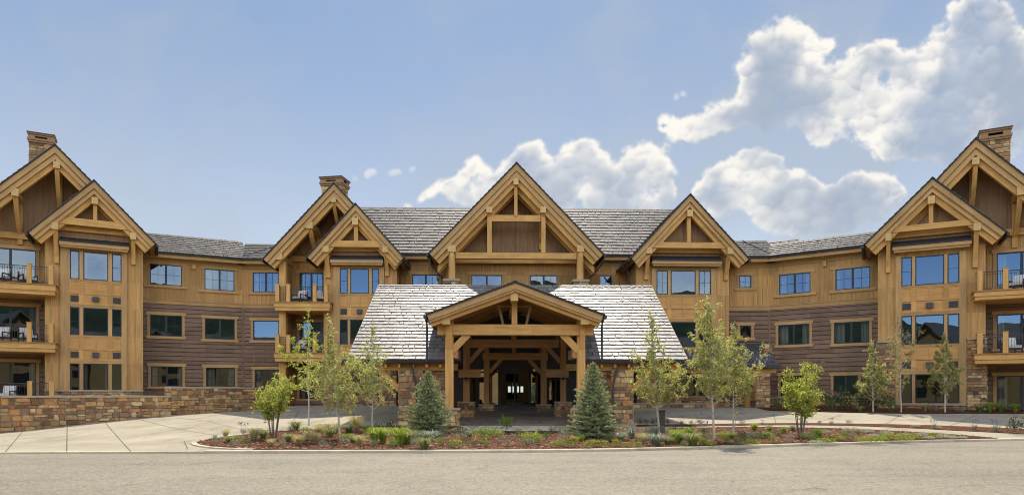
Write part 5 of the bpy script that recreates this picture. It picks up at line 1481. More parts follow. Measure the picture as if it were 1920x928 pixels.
# ---- glazed entrance front of the lodge below the canopy
EN = Frame(960, 42.2, 1.0)
zf0 = EN.px(960, 762.5)[1]; zH = EN.px(960, 690)[1]
def enz(y): return EN.px(960, y)[1]
for x0, x1 in ((872, 894), (897, 936), (936.5, 993.5), (994, 1019.5), (1028, 1056)):
    EN.holes.append((EN.S(x0), EN.S(x1), zf0, enz(690 if x0 > 895 and x1 < 1021 else 694)))
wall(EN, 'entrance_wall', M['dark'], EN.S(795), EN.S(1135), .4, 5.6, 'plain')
def storefront(x0, x1, yt, mull, door=False):
    s0, s1 = EN.S(x0), EN.S(x1); z1 = enz(yt); f = MB(); t = .07
    fbox(f, EN, s0, s0 + t, -.08, .03, zf0, z1); fbox(f, EN, s1 - t, s1, -.08, .03, zf0, z1); fbox(f, EN, s0 + t, s1 - t, -.08, .03, z1 - t, z1); fbox(f, EN, s0 + t, s1 - t, -.08, .03, zf0, zf0 + .14)
    zt = enz(697.5); fbox(f, EN, s0 + t, s1 - t, -.08, .028, zt - .05, zt + .05)
    for m in mull: s = EN.S(m); fbox(f, EN, s - .04, s + .04, -.08, .026, zf0 + .14, zt - .05)
    w = f.build('door' if door else 'window', M['black'], LODGE)
    p = MB(); p.quad(EN.P(s0, -.03, zf0), EN.P(s1, -.03, zf0), EN.P(s1, -.03, z1), EN.P(s0, -.03, z1)); p.build('pane', M['clear' if door else 'side'], w)
    if door:
        for m in mull:
            for k in (-.14, .14): h = MB(); s = EN.S(m) + k; fbox(h, EN, s - .015, s + .015, .03, .09, zf0 + .8, zf0 + 1.5); h.build('handle', M['flash'], w)
storefront(872, 894, 694, (883,)); storefront(897, 936, 690, (909, 922)); storefront(936.5, 993.5, 690, (965,), True); storefront(994, 1019.5, 690, (1007,)); storefront(1028, 1056, 694, (1042,))
# lobby seen through the doors
LF = Frame(966, 60, 1.0)
lob = MB(); a0, a1 = EN.S(860), EN.S(1066)
lz = zH + .6
for x0, x1 in ((952.5, 957.5), (960, 963.5), (969.5, 973), (976, 981)): LF.holes.append((LF.S(x0), LF.S(x1), LF.px(966, 735)[1], LF.px(966, 724)[1]))
wall_faces(lob, LF, LF.S(870), LF.S(1064), zf0 - .2, lz, 'plain')
for s in (a0, a1): lob.quad(EN.P(s, -.1, zf0), EN.P(s, -18, zf0), EN.P(s, -18, lz), EN.P(s, -.1, lz))
lob.quad(EN.P(a0, -.1, lz), EN.P(a1, -.1, lz), EN.P(a1, -18, lz), EN.P(a0, -18, lz)); lob.quad(EN.P(a0, -.1, zf0), EN.P(a1, -.1, zf0), EN.P(a1, -18, zf0), EN.P(a0, -18, zf0))
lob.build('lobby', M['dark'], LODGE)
def sconce(px, py, d, fr, label):
    s, z = fr.px(px, py, d); t = thing('wall_lamp', label, 'wall lamp', fr.P(s, d, z - .18), 'lanterns on the canopy posts')
    m = MB(); fbox(m, fr, s - .05, s + .05, d + .0, d + .03, z - .16, z + .16); m.build('back_plate', M['black'], t)
    m = MB(); m.tube([fr.P(s, d + .12, z - .18), fr.P(s, d + .12, z - .12), fr.P(s, d + .12, z + .12), fr.P(s, d + .12, z + .2)], [.05, .10, .10, .03], 10); m.build('lantern', M['black'], t)
sconce(873.8, 703.5, -4.22, PT, 'small black lantern on the left inner timber post of the entrance canopy')
sconce(1055.7, 704.5, -4.22, PT, 'small black lantern on the right inner timber post of the entrance canopy')

# ------------------------------------------------------------------ small side porch right of the canopy
SP = Frame(1380, 41.0, -1.0)
SPT = thing('side_porch', 'small slate-roofed porch with timber braces and stone column right of the main canopy', 'porch', (13.5, 41.5, .7))
P = SP.P; a, b = SP.S(1262), SP.S(1462); z0 = SP.px(1380, 684.5)[1]; z1 = SP.px(1380, 656, -2.7)[1]
bt = SP.S(1441, -2.7)
mb = MB(); shingle_roof(mb, P(a, 0, z0), P(b, 0, z0), P(bt, -2.7, z1), P(a, -2.7, z1), .25)
r = mb.build('roof', [M['metalroof'] if False else slate_mat('grey_slate', (.13, .128, .135), .45), M['under']], SPT)
sg_ = MB()
for row, off in ((.35, 0), (.9, .3), (1.6, .1)):
    k = a + off
    while k < b - .3:
        y = -row; zz = z0 + row * (z1 - z0) / 2.7; fbox(sg_, SP, k, k + .07, y - .04, y + .03, zz + .02, zz + .11); k += .62
sg_.build('snow_guard', M['flash'], r)
g = MB(); fbox(g, SP, a, b + .04, 0, .14, z0 - .16, z0 - .01); g.build('gutter', M['metal'], r)
mb = MB(); fbox(mb, SP, a, b - .1, -.6, -.3, z0 - .45, z0 - .17); mb.build('eave_beam', M['timber'], SPT)
mb = MB(); fbox(mb, SP, SP.S(1374, -2.6), SP.S(1441, -2.6), -2.85, -2.6, z1 + .0, z1 + .42); mb.build('parapet', M['metalroof'], SPT)
c0, c1 = SP.S(1417.5, -.1), SP.S(1443.5, -.1)
mb = MB(); stone_block(mb, SP, c0, c1, -1.0, -.1, .3, z0 - .45, .4); mb.build('stone_column', [M['stone'], M['mortar']], SPT)
c0, c1 = SP.S(1434, -2.2), SP.S(1447.5, -2.2)
mb = MB(); stone_block(mb, SP, c0, c1, -2.7, -2.2, z1 - .6, SP.px(1440, 645, -2.2)[1], .25); mb.build('stone_pillar', [M['stone'], M['mortar']], SPT)
for x0, sg in ((1417.5, -1),):
    s = SP.S(x0, -.4); mb = MB(); mb.beam(P(s, -.45, z0 - 1.25), P(s + sg * .75, -.45, z0 - .42), .2, .22); mb.build('knee_brace', M['timber'], SPT)
mb = MB(); fbox(mb, SP, SP.S(1398, -1.2), SP.S(1408, -1.2), -1.5, -1.2, .5, z0 - .45); mb.build('post', M['timber'], SPT)
a, b = SP.S(1187, -1.0), SP.S(1345, -1.0); zt = SP.px(1260, 757.5, -1)[1]
mb = MB(); stone_block(mb, SP, a, b, -1.4, -1.0, .3, zt, .4); q = mb.build('low_stone_wall', [M['stone'], M['mortar']], SPT)
mb = MB(); fbox(mb, SP, a - .03, b + .03, -1.45, -.94, zt, zt + .07); mb.build('stone_cap', M['cap'], q)

# ------------------------------------------------------------------ rubble garden wall on the left
def xy(px, D): return ((px - CX) / F * D, D)
SW = thing('stone_wall', 'rubble stone garden wall with flat coping stepping up beside the driveway on the left', 'wall', (*xy(200, 32), .2))
segs = [(xy(-230, 25.5), xy(0, 29.0), 1.575), (xy(0, 29.0), xy(160, 31.8), 1.575), (xy(160, 31.8), xy(321, 34.5), 1.575), (xy(321, 34.5), xy(400, 36.6), 2.03), (xy(400, 36.6), xy(474, 39.0), 2.03), (xy(474, 39.0), xy(500, 40.5), 2.03)]
for i, (p, q, zt) in enumerate(segs):
    fr = Frame.at(p, q); L = fr.length; mb = MB()
    stones(mb, lambda s, o, z: fr.P(s, o, z), 0, L, -.4, zt - .10, .40, course=(.10, .30), prot=(.012, .055))
    mb.slot = 1; mb.quad(fr.P(0, 0, zt - .1), fr.P(L, 0, zt - .1), fr.P(L, -.45, zt - .1), fr.P(0, -.45, zt - .1)); mb.quad(fr.P(0, -.45, -.4), fr.P(L, -.45, -.4), fr.P(L, -.45, zt - .1), fr.P(0, -.45, zt - .1)); mb.slot = 0
    if i == 3: g = fr.sub(0, -.5, -1); stones(mb, lambda s, o, z: g.P(s, o, z), 0, .5, 1.4, zt - .1, .3)
    mb.build('masonry', [M['stone'], M['mortar']], SW)
    cb = MB(); s = -.03 if i == 3 else 0
    while s < L:
        w = RNG.uniform(.45, .8); e = min(L, s + w); fbox(cb, fr, s + .006, e - .006, -.5, .06 + RNG.uniform(-.015, .015), zt - .098, zt + RNG.uniform(-.012, .008)); s += w
    cb.build('coping', M['cap'], SW)

# brown path light among the shrubs
bx, by, bz = gp(1241.5, 812)
BL = thing('bollard', 'square dark brown bollard standing behind the pale tree trunk right of the canopy', 'bollard', (bx, by, bz))
fr = Frame.at((bx - .5, by + .0), (bx + .5, by)); 
h_ = .45 + (812 - 768) / F * by * .55
h_ = (812 - 768) / F * by
mb = MB(); fbox(mb, fr, .5 - .085, .5 + .085, -.085, .085, bz, bz + h_ - .08); mb.build('post', plain('brown_bollard', (.075, .058, .045), .5), BL)
mb = MB(); fbox(mb, fr, .5 - .1, .5 + .1, -.1, .1, bz + h_ - .08, bz + h_); mb.build('cap', M['metal'], BL)

# ------------------------------------------------------------------ seats on the balconies
def armchair(fr, s, d, z, turn, label):
    o = thing('balcony_chair', label, 'armchair', fr.P(s, d, z), 'armchairs on the balconies')
    ca, sa = math.cos(turn), math.sin(turn)
    def Q(x, y, h): return fr.P(s + x * ca - y * sa, d + x * sa + y * ca, z + h)
    def bx(mb, x0, x1, y0, y1, h0, h1): mb.hexa([Q(x0, y1, h0), Q(x1, y1, h0), Q(x1, y1, h1), Q(x0, y1, h1)], [Q(x0, y0, h0), Q(x1, y0, h0), Q(x1, y0, h1), Q(x0, y0, h1)])
    m = MB(); bx(m, -.36, .36, -.34, .34, .22, .30); bx(m, -.36, .36, -.40, -.34, .22, .78)
    for x in (-.38, .33): bx(m, x, x + .05, -.36, .34, .52, .58); bx(m, x, x + .05, .28, .34, 0, .52); bx(m, x, x + .05, -.38, -.32, 0, .52)
    m.build('frame', M['wicker'], o)
    m = MB(); bx(m, -.32, .32, -.30, .33, .302, .44); m.build('seat_cushion', M['cushion'], o)
    m = MB(); m.hexa([Q(-.31, -.14, .442), Q(.31, -.14, .442), Q(.31, -.26, .88), Q(-.31, -.26, .88)], [Q(-.31, -.30, .442), Q(.31, -.30, .442), Q(.31, -.37, .88), Q(-.31, -.37, .88)]); m.build('back_cushion', M['cushion'], o)
z3, z2 = [LB.px(60, y, 1.0)[1] + .05 for y in (532.6, 642.6)]
armchair(LB, LB.S(52, .1), .0, z3, -.5, 'white cushioned armchair on the top balcony of the left wing')
armchair(LB, LB.S(52, .1), .0, z2, -.5, 'white cushioned armchair on the middle balcony of the left wing')
armchair(LB, LB.S(0, .1), .0, z3, .5, 'white cushioned armchair cut by the left picture edge on the top balcony')
armchair(LB, LB.S(0, .1), .0, z2, .5, 'white cushioned armchair cut by the left picture edge on the middle balcony')
armchair(LB, LB.S(12, .3),   .2, ZPATIO + .01, .4, 'white cushioned armchair on the ground floor patio behind the garden wall')
z3, z2 = [CL.px(566, y, .8)[1] + .05 for y in (567, 662)]
armchair(CL, CL.S(561, 0), -.1, z3, .5, 'white cushioned armchair at left on the upper balcony left of the canopy')
armchair(CL, CL.S(597, 0), -.1, z3, -.5, 'white cushioned armchair at right on the upper balcony left of the canopy')
armchair(CL, CL.S(561, 0), -.1, z2, .5, 'white cushioned armchair at left on the lower balcony left of the canopy')
z3, z2 = [RB.px(1875, y, 1.0)[1] + .05 for y in (544.7, 663.5)]
armchair(RB, RB.S(1910, 0), -.1, z3, .5, 'white cushioned armchair on the top balcony of the right wing')
armchair(RB, RB.S(1897, 0), -.1, z2, -.3, 'white cushioned armchair on the middle balcony of the right wing')

# ------------------------------------------------------------------ trees
G = random.Random(21)
ASPEN = leaf_mat('aspen_leaf', [(.20, .25, .07), (.30, .34, .11), (.42, .43, .18), (.56, .54, .28), (.34, .36, .15), (.66, .62, .38)], .58)
LIME = leaf_mat('maple_leaf', [(.20, .28, .04), (.32, .40, .06), (.46, .50, .10), (.56, .57, .18), (.25, .29, .07)], .56)
SPARSE = leaf_mat('dry_aspen_leaf', [(.22, .22, .08), (.36, .32, .14), (.45, .40, .20), (.28, .27, .11), (.54, .47, .27)], .45)
SPRUCE = leaf_mat('spruce_needle', [(.17, .215, .085), (.27, .325, .145), (.38, .425, .215), (.54, .56, .33), (.19, .24, .11)], .2)


def kite(mb, p, ax, side, L, Wd):
    p = Vector(p); ax = ax * L; side = side * (Wd / 2)
    m = p + ax * .45
    i = len(mb.v); mb.v += [tuple(p), tuple(m + side), tuple(p + ax), tuple(m - side)]; mb.f.append((i, i + 1, i + 2, i + 3)); mb.mi.append(0); mb.uv += [(.5, 0), (1, .5), (.5, 1), (0, .5)]


def rnd_dir(g=G):
    z = g.uniform(-1, 1); a = g.uniform(0, 2 * math.pi); r = math.sqrt(1 - z * z); return Vector((r * math.cos(a), r * math.sin(a), z))


def prof(t, pts):
    for (a, b), (c, d) in zip(pts, pts[1:]):
        if a <= t <= c: return b + (d - b) * (t - a) / max(1e-6, c - a)
    return pts[0][1] if t < pts[0][0] else pts[-1][1]


def aspen(px, base, top, profile, label, n=3200, lean=0.0, leaf=.066, mat=None, limbs=34, bark='bark', trunk=.05, extra=None, up=.9, group='young aspens in the planting beds', name='aspen_tree', cat='tree', spread=.10, base_flat=None):
    """tapered trunk, upswept limbs and loose leaves. profile: (height fraction, crown radius in pixels)"""
    x, y, z = gp(px, base, BEDZ); H = (base - top) / F * y; sc = y / F
    o = thing(name, label, cat, (x, y, z - .02), group)
    wob = [G.uniform(-.02, .02) for _ in range(8)]
    def tr(t): return Vector((x + lean * sc * t + wob[int(t * 6)] * (t > 0) * .6 * math.sin(t * 9), y + wob[int(t * 6) + 1] * .6 * math.sin(t * 7), z + H * t))
    tb = MB(); ts = [i / 12 for i in range(13)]
    tb.tube([tr(t) - Vector((0, 0, .05 if t == 0 else 0)) for t in ts], [max(.006, .72 * trunk * (1 - t) ** .85 * (1.25 if t == 0 else 1)) for t in ts], 8)
    paths = []; t0 = profile[0][0]
    def limb(t, az, ln, rise, r0):
        b = tr(t); d = Vector((math.cos(az), math.sin(az) * .9, 0)); pts = []
        for k in range(6):
            q = k / 5; pts.append(b + d * (ln * q ** (.9)) + Vector((0, 0, rise * ln * (q ** 1.35))) + rnd_dir() * .02 * (k > 0))
        tb.tube(pts, [max(.003, r0 * (1 - k / 5.5)) for k in range(6)], 5); paths.append((pts, ln)); return pts
    for i in range(limbs):
        t = t0 + (.94 - t0) * ((i + G.random()) / limbs) ** 1.15
        tt = min(1, t + .07 + .06 * G.random()); ln = max(.08, prof(tt, profile) * sc * G.uniform(.55, 1.12))
        limb(t, i * 2.4 + G.uniform(-.5, .5), ln, up * G.uniform(.7, 1.5), .012 * (1 - t) + .005)
    for (t, az, ln, rise) in (extra or []): limb(t, az, ln * sc, rise, .014)
    tb.build('trunk', M[bark], o)
    lb = MB(); wts = [p[1] ** 1.3 + .05 for p in paths]
    sticks = []
    for pts, ln in paths:
        for _ in range(max(2, int(ln * 10))):
            q = G.uniform(.25, 1); k = min(4, int(q * 5)); a = pts[k].lerp(pts[k + 1], q * 5 - k)
            e = a + (rnd_dir() + Vector((0, 0, .35))) * G.uniform(.12, .40) * min(1, .35 + ln); sticks.append((a, e, ln))
    tw = [s[2] ** .5 for s in sticks]
    for a, e, ln in G.choices(sticks, tw, k=int(n * 1.9)):
        c = a.lerp(e, G.random() ** .7) + rnd_dir() * spread * G.random() * min(1, .3 + ln)
        ax = (rnd_dir() + Vector((0, 0, -.5))).normalized(); sd = ax.cross(rnd_dir()).normalized(); L = leaf * .90 * G.uniform(.6, 1.3)
        kite(lb, c, ax, sd, L, L * .85)
    for _ in range(int(n * .06)):
        t = G.uniform(max(t0, .45), 1); c = tr(t) + rnd_dir() * .08; ax = rnd_dir(); kite(lb, c, ax, ax.cross(rnd_dir()).normalized(), leaf, leaf * .8)
    lb.build('crown', mat or ASPEN, o)
    return o


aspen(579, 797, 572, [(.22, 6), (.30, 26), (.45, 34), (.6, 30), (.72, 22), (.85, 16), (.95, 12), (1, 3)], 'tall thin aspen with bare white trunk and sparse crown left of the canopy', 1500, -1, .075, LIME, 20, extra=[(.28, 2.9, 60, .55), (.42, 3.3, 55, .9), (.50, 3.0, 40, 1.4)])
aspen(638, 822, 592, [(.17, 10), (.26, 48), (.36, 60), (.46, 58), (.58, 42), (.70, 26), (.82, 14), (.95, 7), (1, 2)], 'full aspen with olive crown and leaning top, nearest the left canopy eave', 5200, -22, .058, ASPEN, 46, spread=.12)
aspen(698, 805, 600, [(.18, 10), (.28, 40), (.42, 46), (.55, 40), (.66, 32), (.78, 20), (.9, 10), (1, 3)], 'slender aspen in front of the stone pier left of the canopy', 3600, 2, .058, ASPEN, 40)
aspen(1236, 815, 582, [(.20, 12), (.28, 52), (.38, 60), (.48, 50), (.56, 38), (.64, 22), (.78, 20), (.9, 14), (1, 4)], 'aspen with low round crown and a bollard behind its trunk, right of the canopy', 5600, -16, .060, ASPEN, 46, trunk=.06, extra=[(.26, .1, 55, .45)])
aspen(1339, 823, 553, [(.24, 14), (.33, 52), (.44, 56), (.55, 42), (.66, 34), (.76, 32), (.86, 26), (.94, 14), (1, 4)], 'tallest aspen with a narrow feathery top right of the canopy', 6600, -14, .058, ASPEN, 54, trunk=.055, up=1.3)
aspen(1375, 809, 604, [(.22, 12), (.32, 42), (.45, 46), (.58, 40), (.7, 34), (.82, 24), (.93, 14), (1, 4)], 'double trunked aspen with one limb reaching out to the right', 5200, 0, .060, ASPEN, 46, trunk=.05, extra=[(.30, .2, 62, 1.1), (.28, -.1, 50, 1.7), (.02, .3, 10, 6.0)])
aspen(1637, 772, 640, [(.14, 10), (.22, 34), (.36, 36), (.50, 28), (.65, 18), (.8, 13), (.92, 9), (1, 3)], 'bushy little aspen at the foot of the right wing corner', 4600, -2, .070, ASPEN, 34, trunk=.05, group='aspens along the right wing')
aspen(1690, 773, 592, [(.20, 6), (.32, 16), (.45, 24), (.58, 34), (.68, 28), (.8, 18), (.92, 8), (1, 3)], 'sparse dry aspen with a thin crown before the right wing windows', 1150, -6, .072, SPARSE, 26, trunk=.045, up=1.4, group='aspens along the right wing')
aspen(1772, 773, 622, [(.20, 8), (.30, 30), (.42, 34), (.55, 26), (.68, 20), (.8, 16), (.92, 8), (1, 3)], 'small leafy aspen at the right end of the right wing windows', 4000, -2, .070, ASPEN, 34, trunk=.055, group='aspens along the right wing')


def bush_tree(px, base, top, cyp, rx, ry, label, n, seed):
    """multi-stemmed young maple"""
    g = random.Random(seed); x, y, z = gp(px, base, BEDZ); sc = y / F
    o = thing('bushy_tree', label, 'small tree', (x, y, z - .02), 'multi-stemmed small trees in the bed')
    cx_, cz = x, EYE + (HY - cyp) / F * y; tb = MB(); lb = MB(); ends = []
    for i in range(9):
        az = i * 2.4; r = g.uniform(.05, .45)
        e = Vector((cx_ + math.cos(az) * rx * sc * g.uniform(.25, .95), y + math.sin(az) * rx * sc * g.uniform(.3, .9), cz + ry * sc * (.95 if i == 0 else g.uniform(-.35, .85))))
        b = Vector((x + math.cos(az) * .07, y + math.sin(az) * .07, z - .05)); m = b.lerp(e, .42) + Vector((0, 0, .15)); m.x = b.x + (e.x - b.x) * .28; m.y = b.y + (e.y - b.y) * .28
        pts = [b + (m - b) * k / 4 for k in range(4)] + [m + (e - m) * k / 6 for k in range(7)]
        tb.tube(pts, [max(.003, .019 * (1 - k / 11)) for k in range(11)], 6)
        for k in range(4, 11):
            for _ in range(6):
                d = rnd_dir(g); d.z = abs(d.z) * .8; q = pts[k] + d * g.uniform(.15, .5) * rx * sc * .9
                tb.tube([pts[k], pts[k].lerp(q, .5) + Vector((0, 0, .02)), q], [.006, .005, .003], 4); ends.append((pts[k], q))
    tb.build('trunk', M['brownbark'], o)
    k = 0
    while k < n:
        a, q = g.choice(ends); c = a.lerp(q, g.uniform(.3, 1.15)) + rnd_dir(g) * .13 * g.random()
        u = ((c.x - cx_) / (rx * sc), (c.y - y) / (rx * sc), (c.z - cz) / (ry * sc))
        if u[0] ** 2 + u[1] ** 2 + u[2] ** 2 > 1.25: k += .3; continue
        ax = (rnd_dir(g) + Vector((0, 0, -.2))).normalized(); L = .064 * g.uniform(.6, 1.3); kite(lb, c, ax, ax.cross(rnd_dir(g)).normalized(), L, L * .8); k += 1
    lb.build('crown', LIME, o); return o


bush_tree(513, 822, 706, 760, 45, 52, 'bright green multi-stemmed small tree at the left tip of the bed', 4300, 3)
bush_tree(1501, 817, 674, 732, 49, 55, 'bright green multi-stemmed small tree with round crown right of the side porch', 5600, 5)


def spruce(px, base, top, halfw, label, seed):
    g = random.Random(seed); x, y, z = gp(px, base, BEDZ); sc = y / F; H = (base - top) * sc; R = halfw * sc
    o = thing('spruce_tree', label, 'spruce', (x, y, z - .02), 'blue-green spruces either side of the entrance')
    tb = MB(); tb.tube([(x, y, z - .05), (x, y, z + H * .5), (x, y, z + H * .98)], [.06, .035, .006], 8)
    nb = MB(); lv = 17
    for i in range(lv + 1):
        t = i / lv; h = z + .05 + (H - .16) * t
        rad = R * (1 - t) ** .95 * (1.0 if t > .12 else .86 + t * 1.2) + .05
        nbr = max(5, int(13 * (1 - t) + 6))
        for b in range(nbr):
            az = b * 2 * math.pi / nbr + i * 1.1 + g.uniform(-.25, .25); L = rad * g.choice((.62, .8, .95, 1.0, 1.18)) * g.uniform(.93, 1.07)
            d = Vector((math.cos(az), math.sin(az), 0)); pts = []
            rise = .25 + .55 * t
            for k in range(5):
                q = k / 4; pts.append(Vector((x, y, h)) + d * (L * q) + Vector((0, 0, L * (rise * q - .55 * q * (1 - t) + .25 * q * q))))
            tb.tube(pts, [.010, .008, .006, .005, .003], 4)
            m = max(3, int(L * 10))
            for j in range(m):
                q = (j + .5) / m; q = .15 + .85 * q; k = min(3, int(q * 4)); c = pts[k].lerp(pts[k + 1], q * 4 - k)
                for sgn in (-1, 1):
                    side = Vector((-d.y, d.x, 0)) * sgn
                    tw = (d * .75 + side * g.uniform(.5, .95) + Vector((0, 0, g.uniform(-.15, .35)))).normalized(); TL = ((.08 + .15 * (1 - q)) * g.uniform(.6, 1.3) + .03) * min(1, .3 + 1.1 * (1 - t))
                    for w in range(3):
                        sx = tw.cross(rnd_dir(g)).normalized(); kite(nb, c - tw * .02, (tw + rnd_dir(g) * .22).normalized(), sx, TL * 1.25, .045)
                    for w in range(5):
                        p = c + tw * (TL * (w + .5) / 5); ax = (tw * .7 + rnd_dir(g) * .8 + Vector((0, 0, .3))).normalized(); kite(nb, p, ax, ax.cross(rnd_dir(g)).normalized(), .07, .022)
            for w in range(6): ax = (d * .7 + rnd_dir(g) * .5 + Vector((0, 0, .3))).normalized(); kite(nb, pts[4], ax, ax.cross(rnd_dir(g)).normalized(), .06, .015)
    for w in range(30): ax = (Vector((0, 0, 1)) + rnd_dir(g) * .8).normalized(); kite(nb, (x, y, z + H * g.uniform(.93, 1)), ax, ax.cross(rnd_dir(g)).normalized(), .06, .014)
    tb.build('trunk', M['brownbark'], o); nb.build('crown', SPRUCE, o); return o


spruce(803, 816, 695, 47, 'smaller blue-green spruce left of the entrance steps, below the canopy gable', 11)
spruce(1112, 822, 679, 54, 'larger blue-green spruce right of the entrance, below the canopy gable', 12)

# ------------------------------------------------------------------ plants of the beds
PM = dict(
    grass=leaf_mat('grass_blade', [(0.130, 0.182, 0.039), (0.221, 0.260, 0.065), (0.338, 0.338, 0.117), (0.169, 0.221, 0.052)], .35),
    bright=leaf_mat('bright_grass_blade', [(0.195, 0.286, 0.026), (0.299, 0.390, 0.046), (0.416, 0.468, 0.091), (0.234, 0.325, 0.039)], .4),
    feather=leaf_mat('feather_grass_blade', [(0.338, 0.299, 0.130), (0.494, 0.442, 0.221), (0.624, 0.559, 0.325), (0.286, 0.286, 0.104)], .4),
    blue=leaf_mat('blue_grass_blade', [(0.143, 0.195, 0.143), (0.221, 0.273, 0.208), (0.312, 0.351, 0.273), (0.182, 0.221, 0.130)], .25),
    shrub=leaf_mat('shrub_leaf', [(0.065, 0.111, 0.029), (0.117, 0.169, 0.046), (0.182, 0.234, 0.078), (0.091, 0.130, 0.039)], .35),
    lush=leaf_mat('lush_leaf', [(0.117, 0.195, 0.026), (0.182, 0.273, 0.039), (0.273, 0.351, 0.078), (0.156, 0.221, 0.039)], .4),
    sage=leaf_mat('sage_leaf', [(0.143, 0.182, 0.117), (0.221, 0.260, 0.169), (0.299, 0.325, 0.234), (0.156, 0.169, 0.130)], .25),
    dark=leaf_mat('dark_leaf', [(0.039, 0.058, 0.026), (0.072, 0.091, 0.039), (0.104, 0.111, 0.065), (0.078, 0.058, 0.052)], .25),
    silver=leaf_mat('silver_leaf', [(0.286, 0.325, 0.234), (0.416, 0.442, 0.351), (0.546, 0.559, 0.468), (0.208, 0.273, 0.143)], .25),
    mat=leaf_mat('mat_leaf', [(0.182, 0.221, 0.026), (0.286, 0.325, 0.052), (0.390, 0.403, 0.078), (0.156, 0.208, 0.039)], .35),
    yellow=plain('yellow_petal', (.62, .44, .05), .7), red=plain('red_petal', (.5, .08, .04), .7), pink=plain('pink_petal', (.62, .25, .30), .7), violet=plain('violet_petal', (.22, .17, .30), .7), stem=plain('plant_stem', (.12, .11, .05), .8),
)


def blades(mat, h, r, n, droop, seed, w=.012, tip=None):
    g = random.Random(seed); mb = MB()
    for _ in range(n):
        a = g.uniform(0, 6.283); l = h * g.uniform(.6, 1.1); out = r * g.random() ** .6; b = Vector((math.cos(a) * out * .25, math.sin(a) * out * .25, -.01))
        d = Vector((math.cos(a + g.uniform(-.3, .3)), math.sin(a), 0)); sd = Vector((-d.y, d.x, 0)) * w * g.uniform(.6, 1.2)
        p1 = b + d * out * .35 + Vector((0, 0, l * .55)); p2 = b + d * out * (.75 + droop * .2) + Vector((0, 0, l * (.98 - droop * .25))); p3 = b + d * out * (1.1 + droop * .5) + Vector((0, 0, l * (1.05 - droop * .55)))
        i = len(mb.v); mb.v += [tuple(q) for q in (b - sd, b + sd, p1 + sd * .9, p1 - sd * .9, p2 + sd * .6, p2 - sd * .6, p3)]
        for f in ((0, 1, 2, 3), (3, 2, 4, 5), (5, 4, 6)): mb.f.append(tuple(i + k for k in f)); mb.mi.append(0); mb.uv += [(0, 0)] * len(f)
    return mb.mesh('tuft', PM[mat])


def leafy(mat, h, r, n, leaf, seed, mound=True, low=False):
    g = random.Random(seed); mb = MB()
    nl = 5 + n // 60; cl = []
    for _ in range(nl):
        a = g.uniform(0, 6.283); q = g.random() ** .5
        cl.append((math.cos(a) * r * q * .75, math.sin(a) * r * q * .75, h * (g.uniform(.35, .8) if not low else .5), g.uniform(.3, .6)))
    for _ in range(n):
        cx_, cy_, cz, cr = g.choice(cl); d = rnd_dir(g); q = g.random() ** .4
        p = Vector((cx_ + d.x * r * cr * q, cy_ + d.y * r * cr * q, max(.005, cz + d.z * h * .42 * q)))
        ax = (rnd_dir(g) + Vector((d.x, d.y, .6))).normalized(); L = leaf * g.uniform(.6, 1.3); kite(mb, p, ax, ax.cross(rnd_dir(g)).normalized(), L, L * .6)
    return mb.mesh('foliage', PM[mat])


def flowers(col, h, r, n, seed, size=.022):
    g = random.Random(seed); mb = MB()
    for _ in range(n):
        a = g.uniform(0, 6.283); q = r * g.random() ** .5; p = Vector((math.cos(a) * q, math.sin(a) * q, h * g.uniform(.8, 1.1)))
        for k in range(3): ax = (rnd_dir(g) + Vector((0, 0, .7))).normalized(); kite(mb, p, ax, ax.cross(rnd_dir(g)).normalized(), size * 1.5, size * 1.2)
    return mb.mesh('flowers', PM[col])


def stalks(h, r, n, seed):
    g = random.Random(seed); mb = MB()
    for _ in range(n):
        a = g.uniform(0, 6.283); q = r * g.random(); b = Vector((math.cos(a) * q * .3, math.sin(a) * q * .3, -.01)); e = Vector((math.cos(a) * q, math.sin(a) * q, h * g.uniform(.6, 1)))
        mb.tube([b, b.lerp(e, .5) + Vector((0, 0, h * .06)), e], [.006, .005, .003], 4)
    return mb.mesh('stems', PM['stem'])


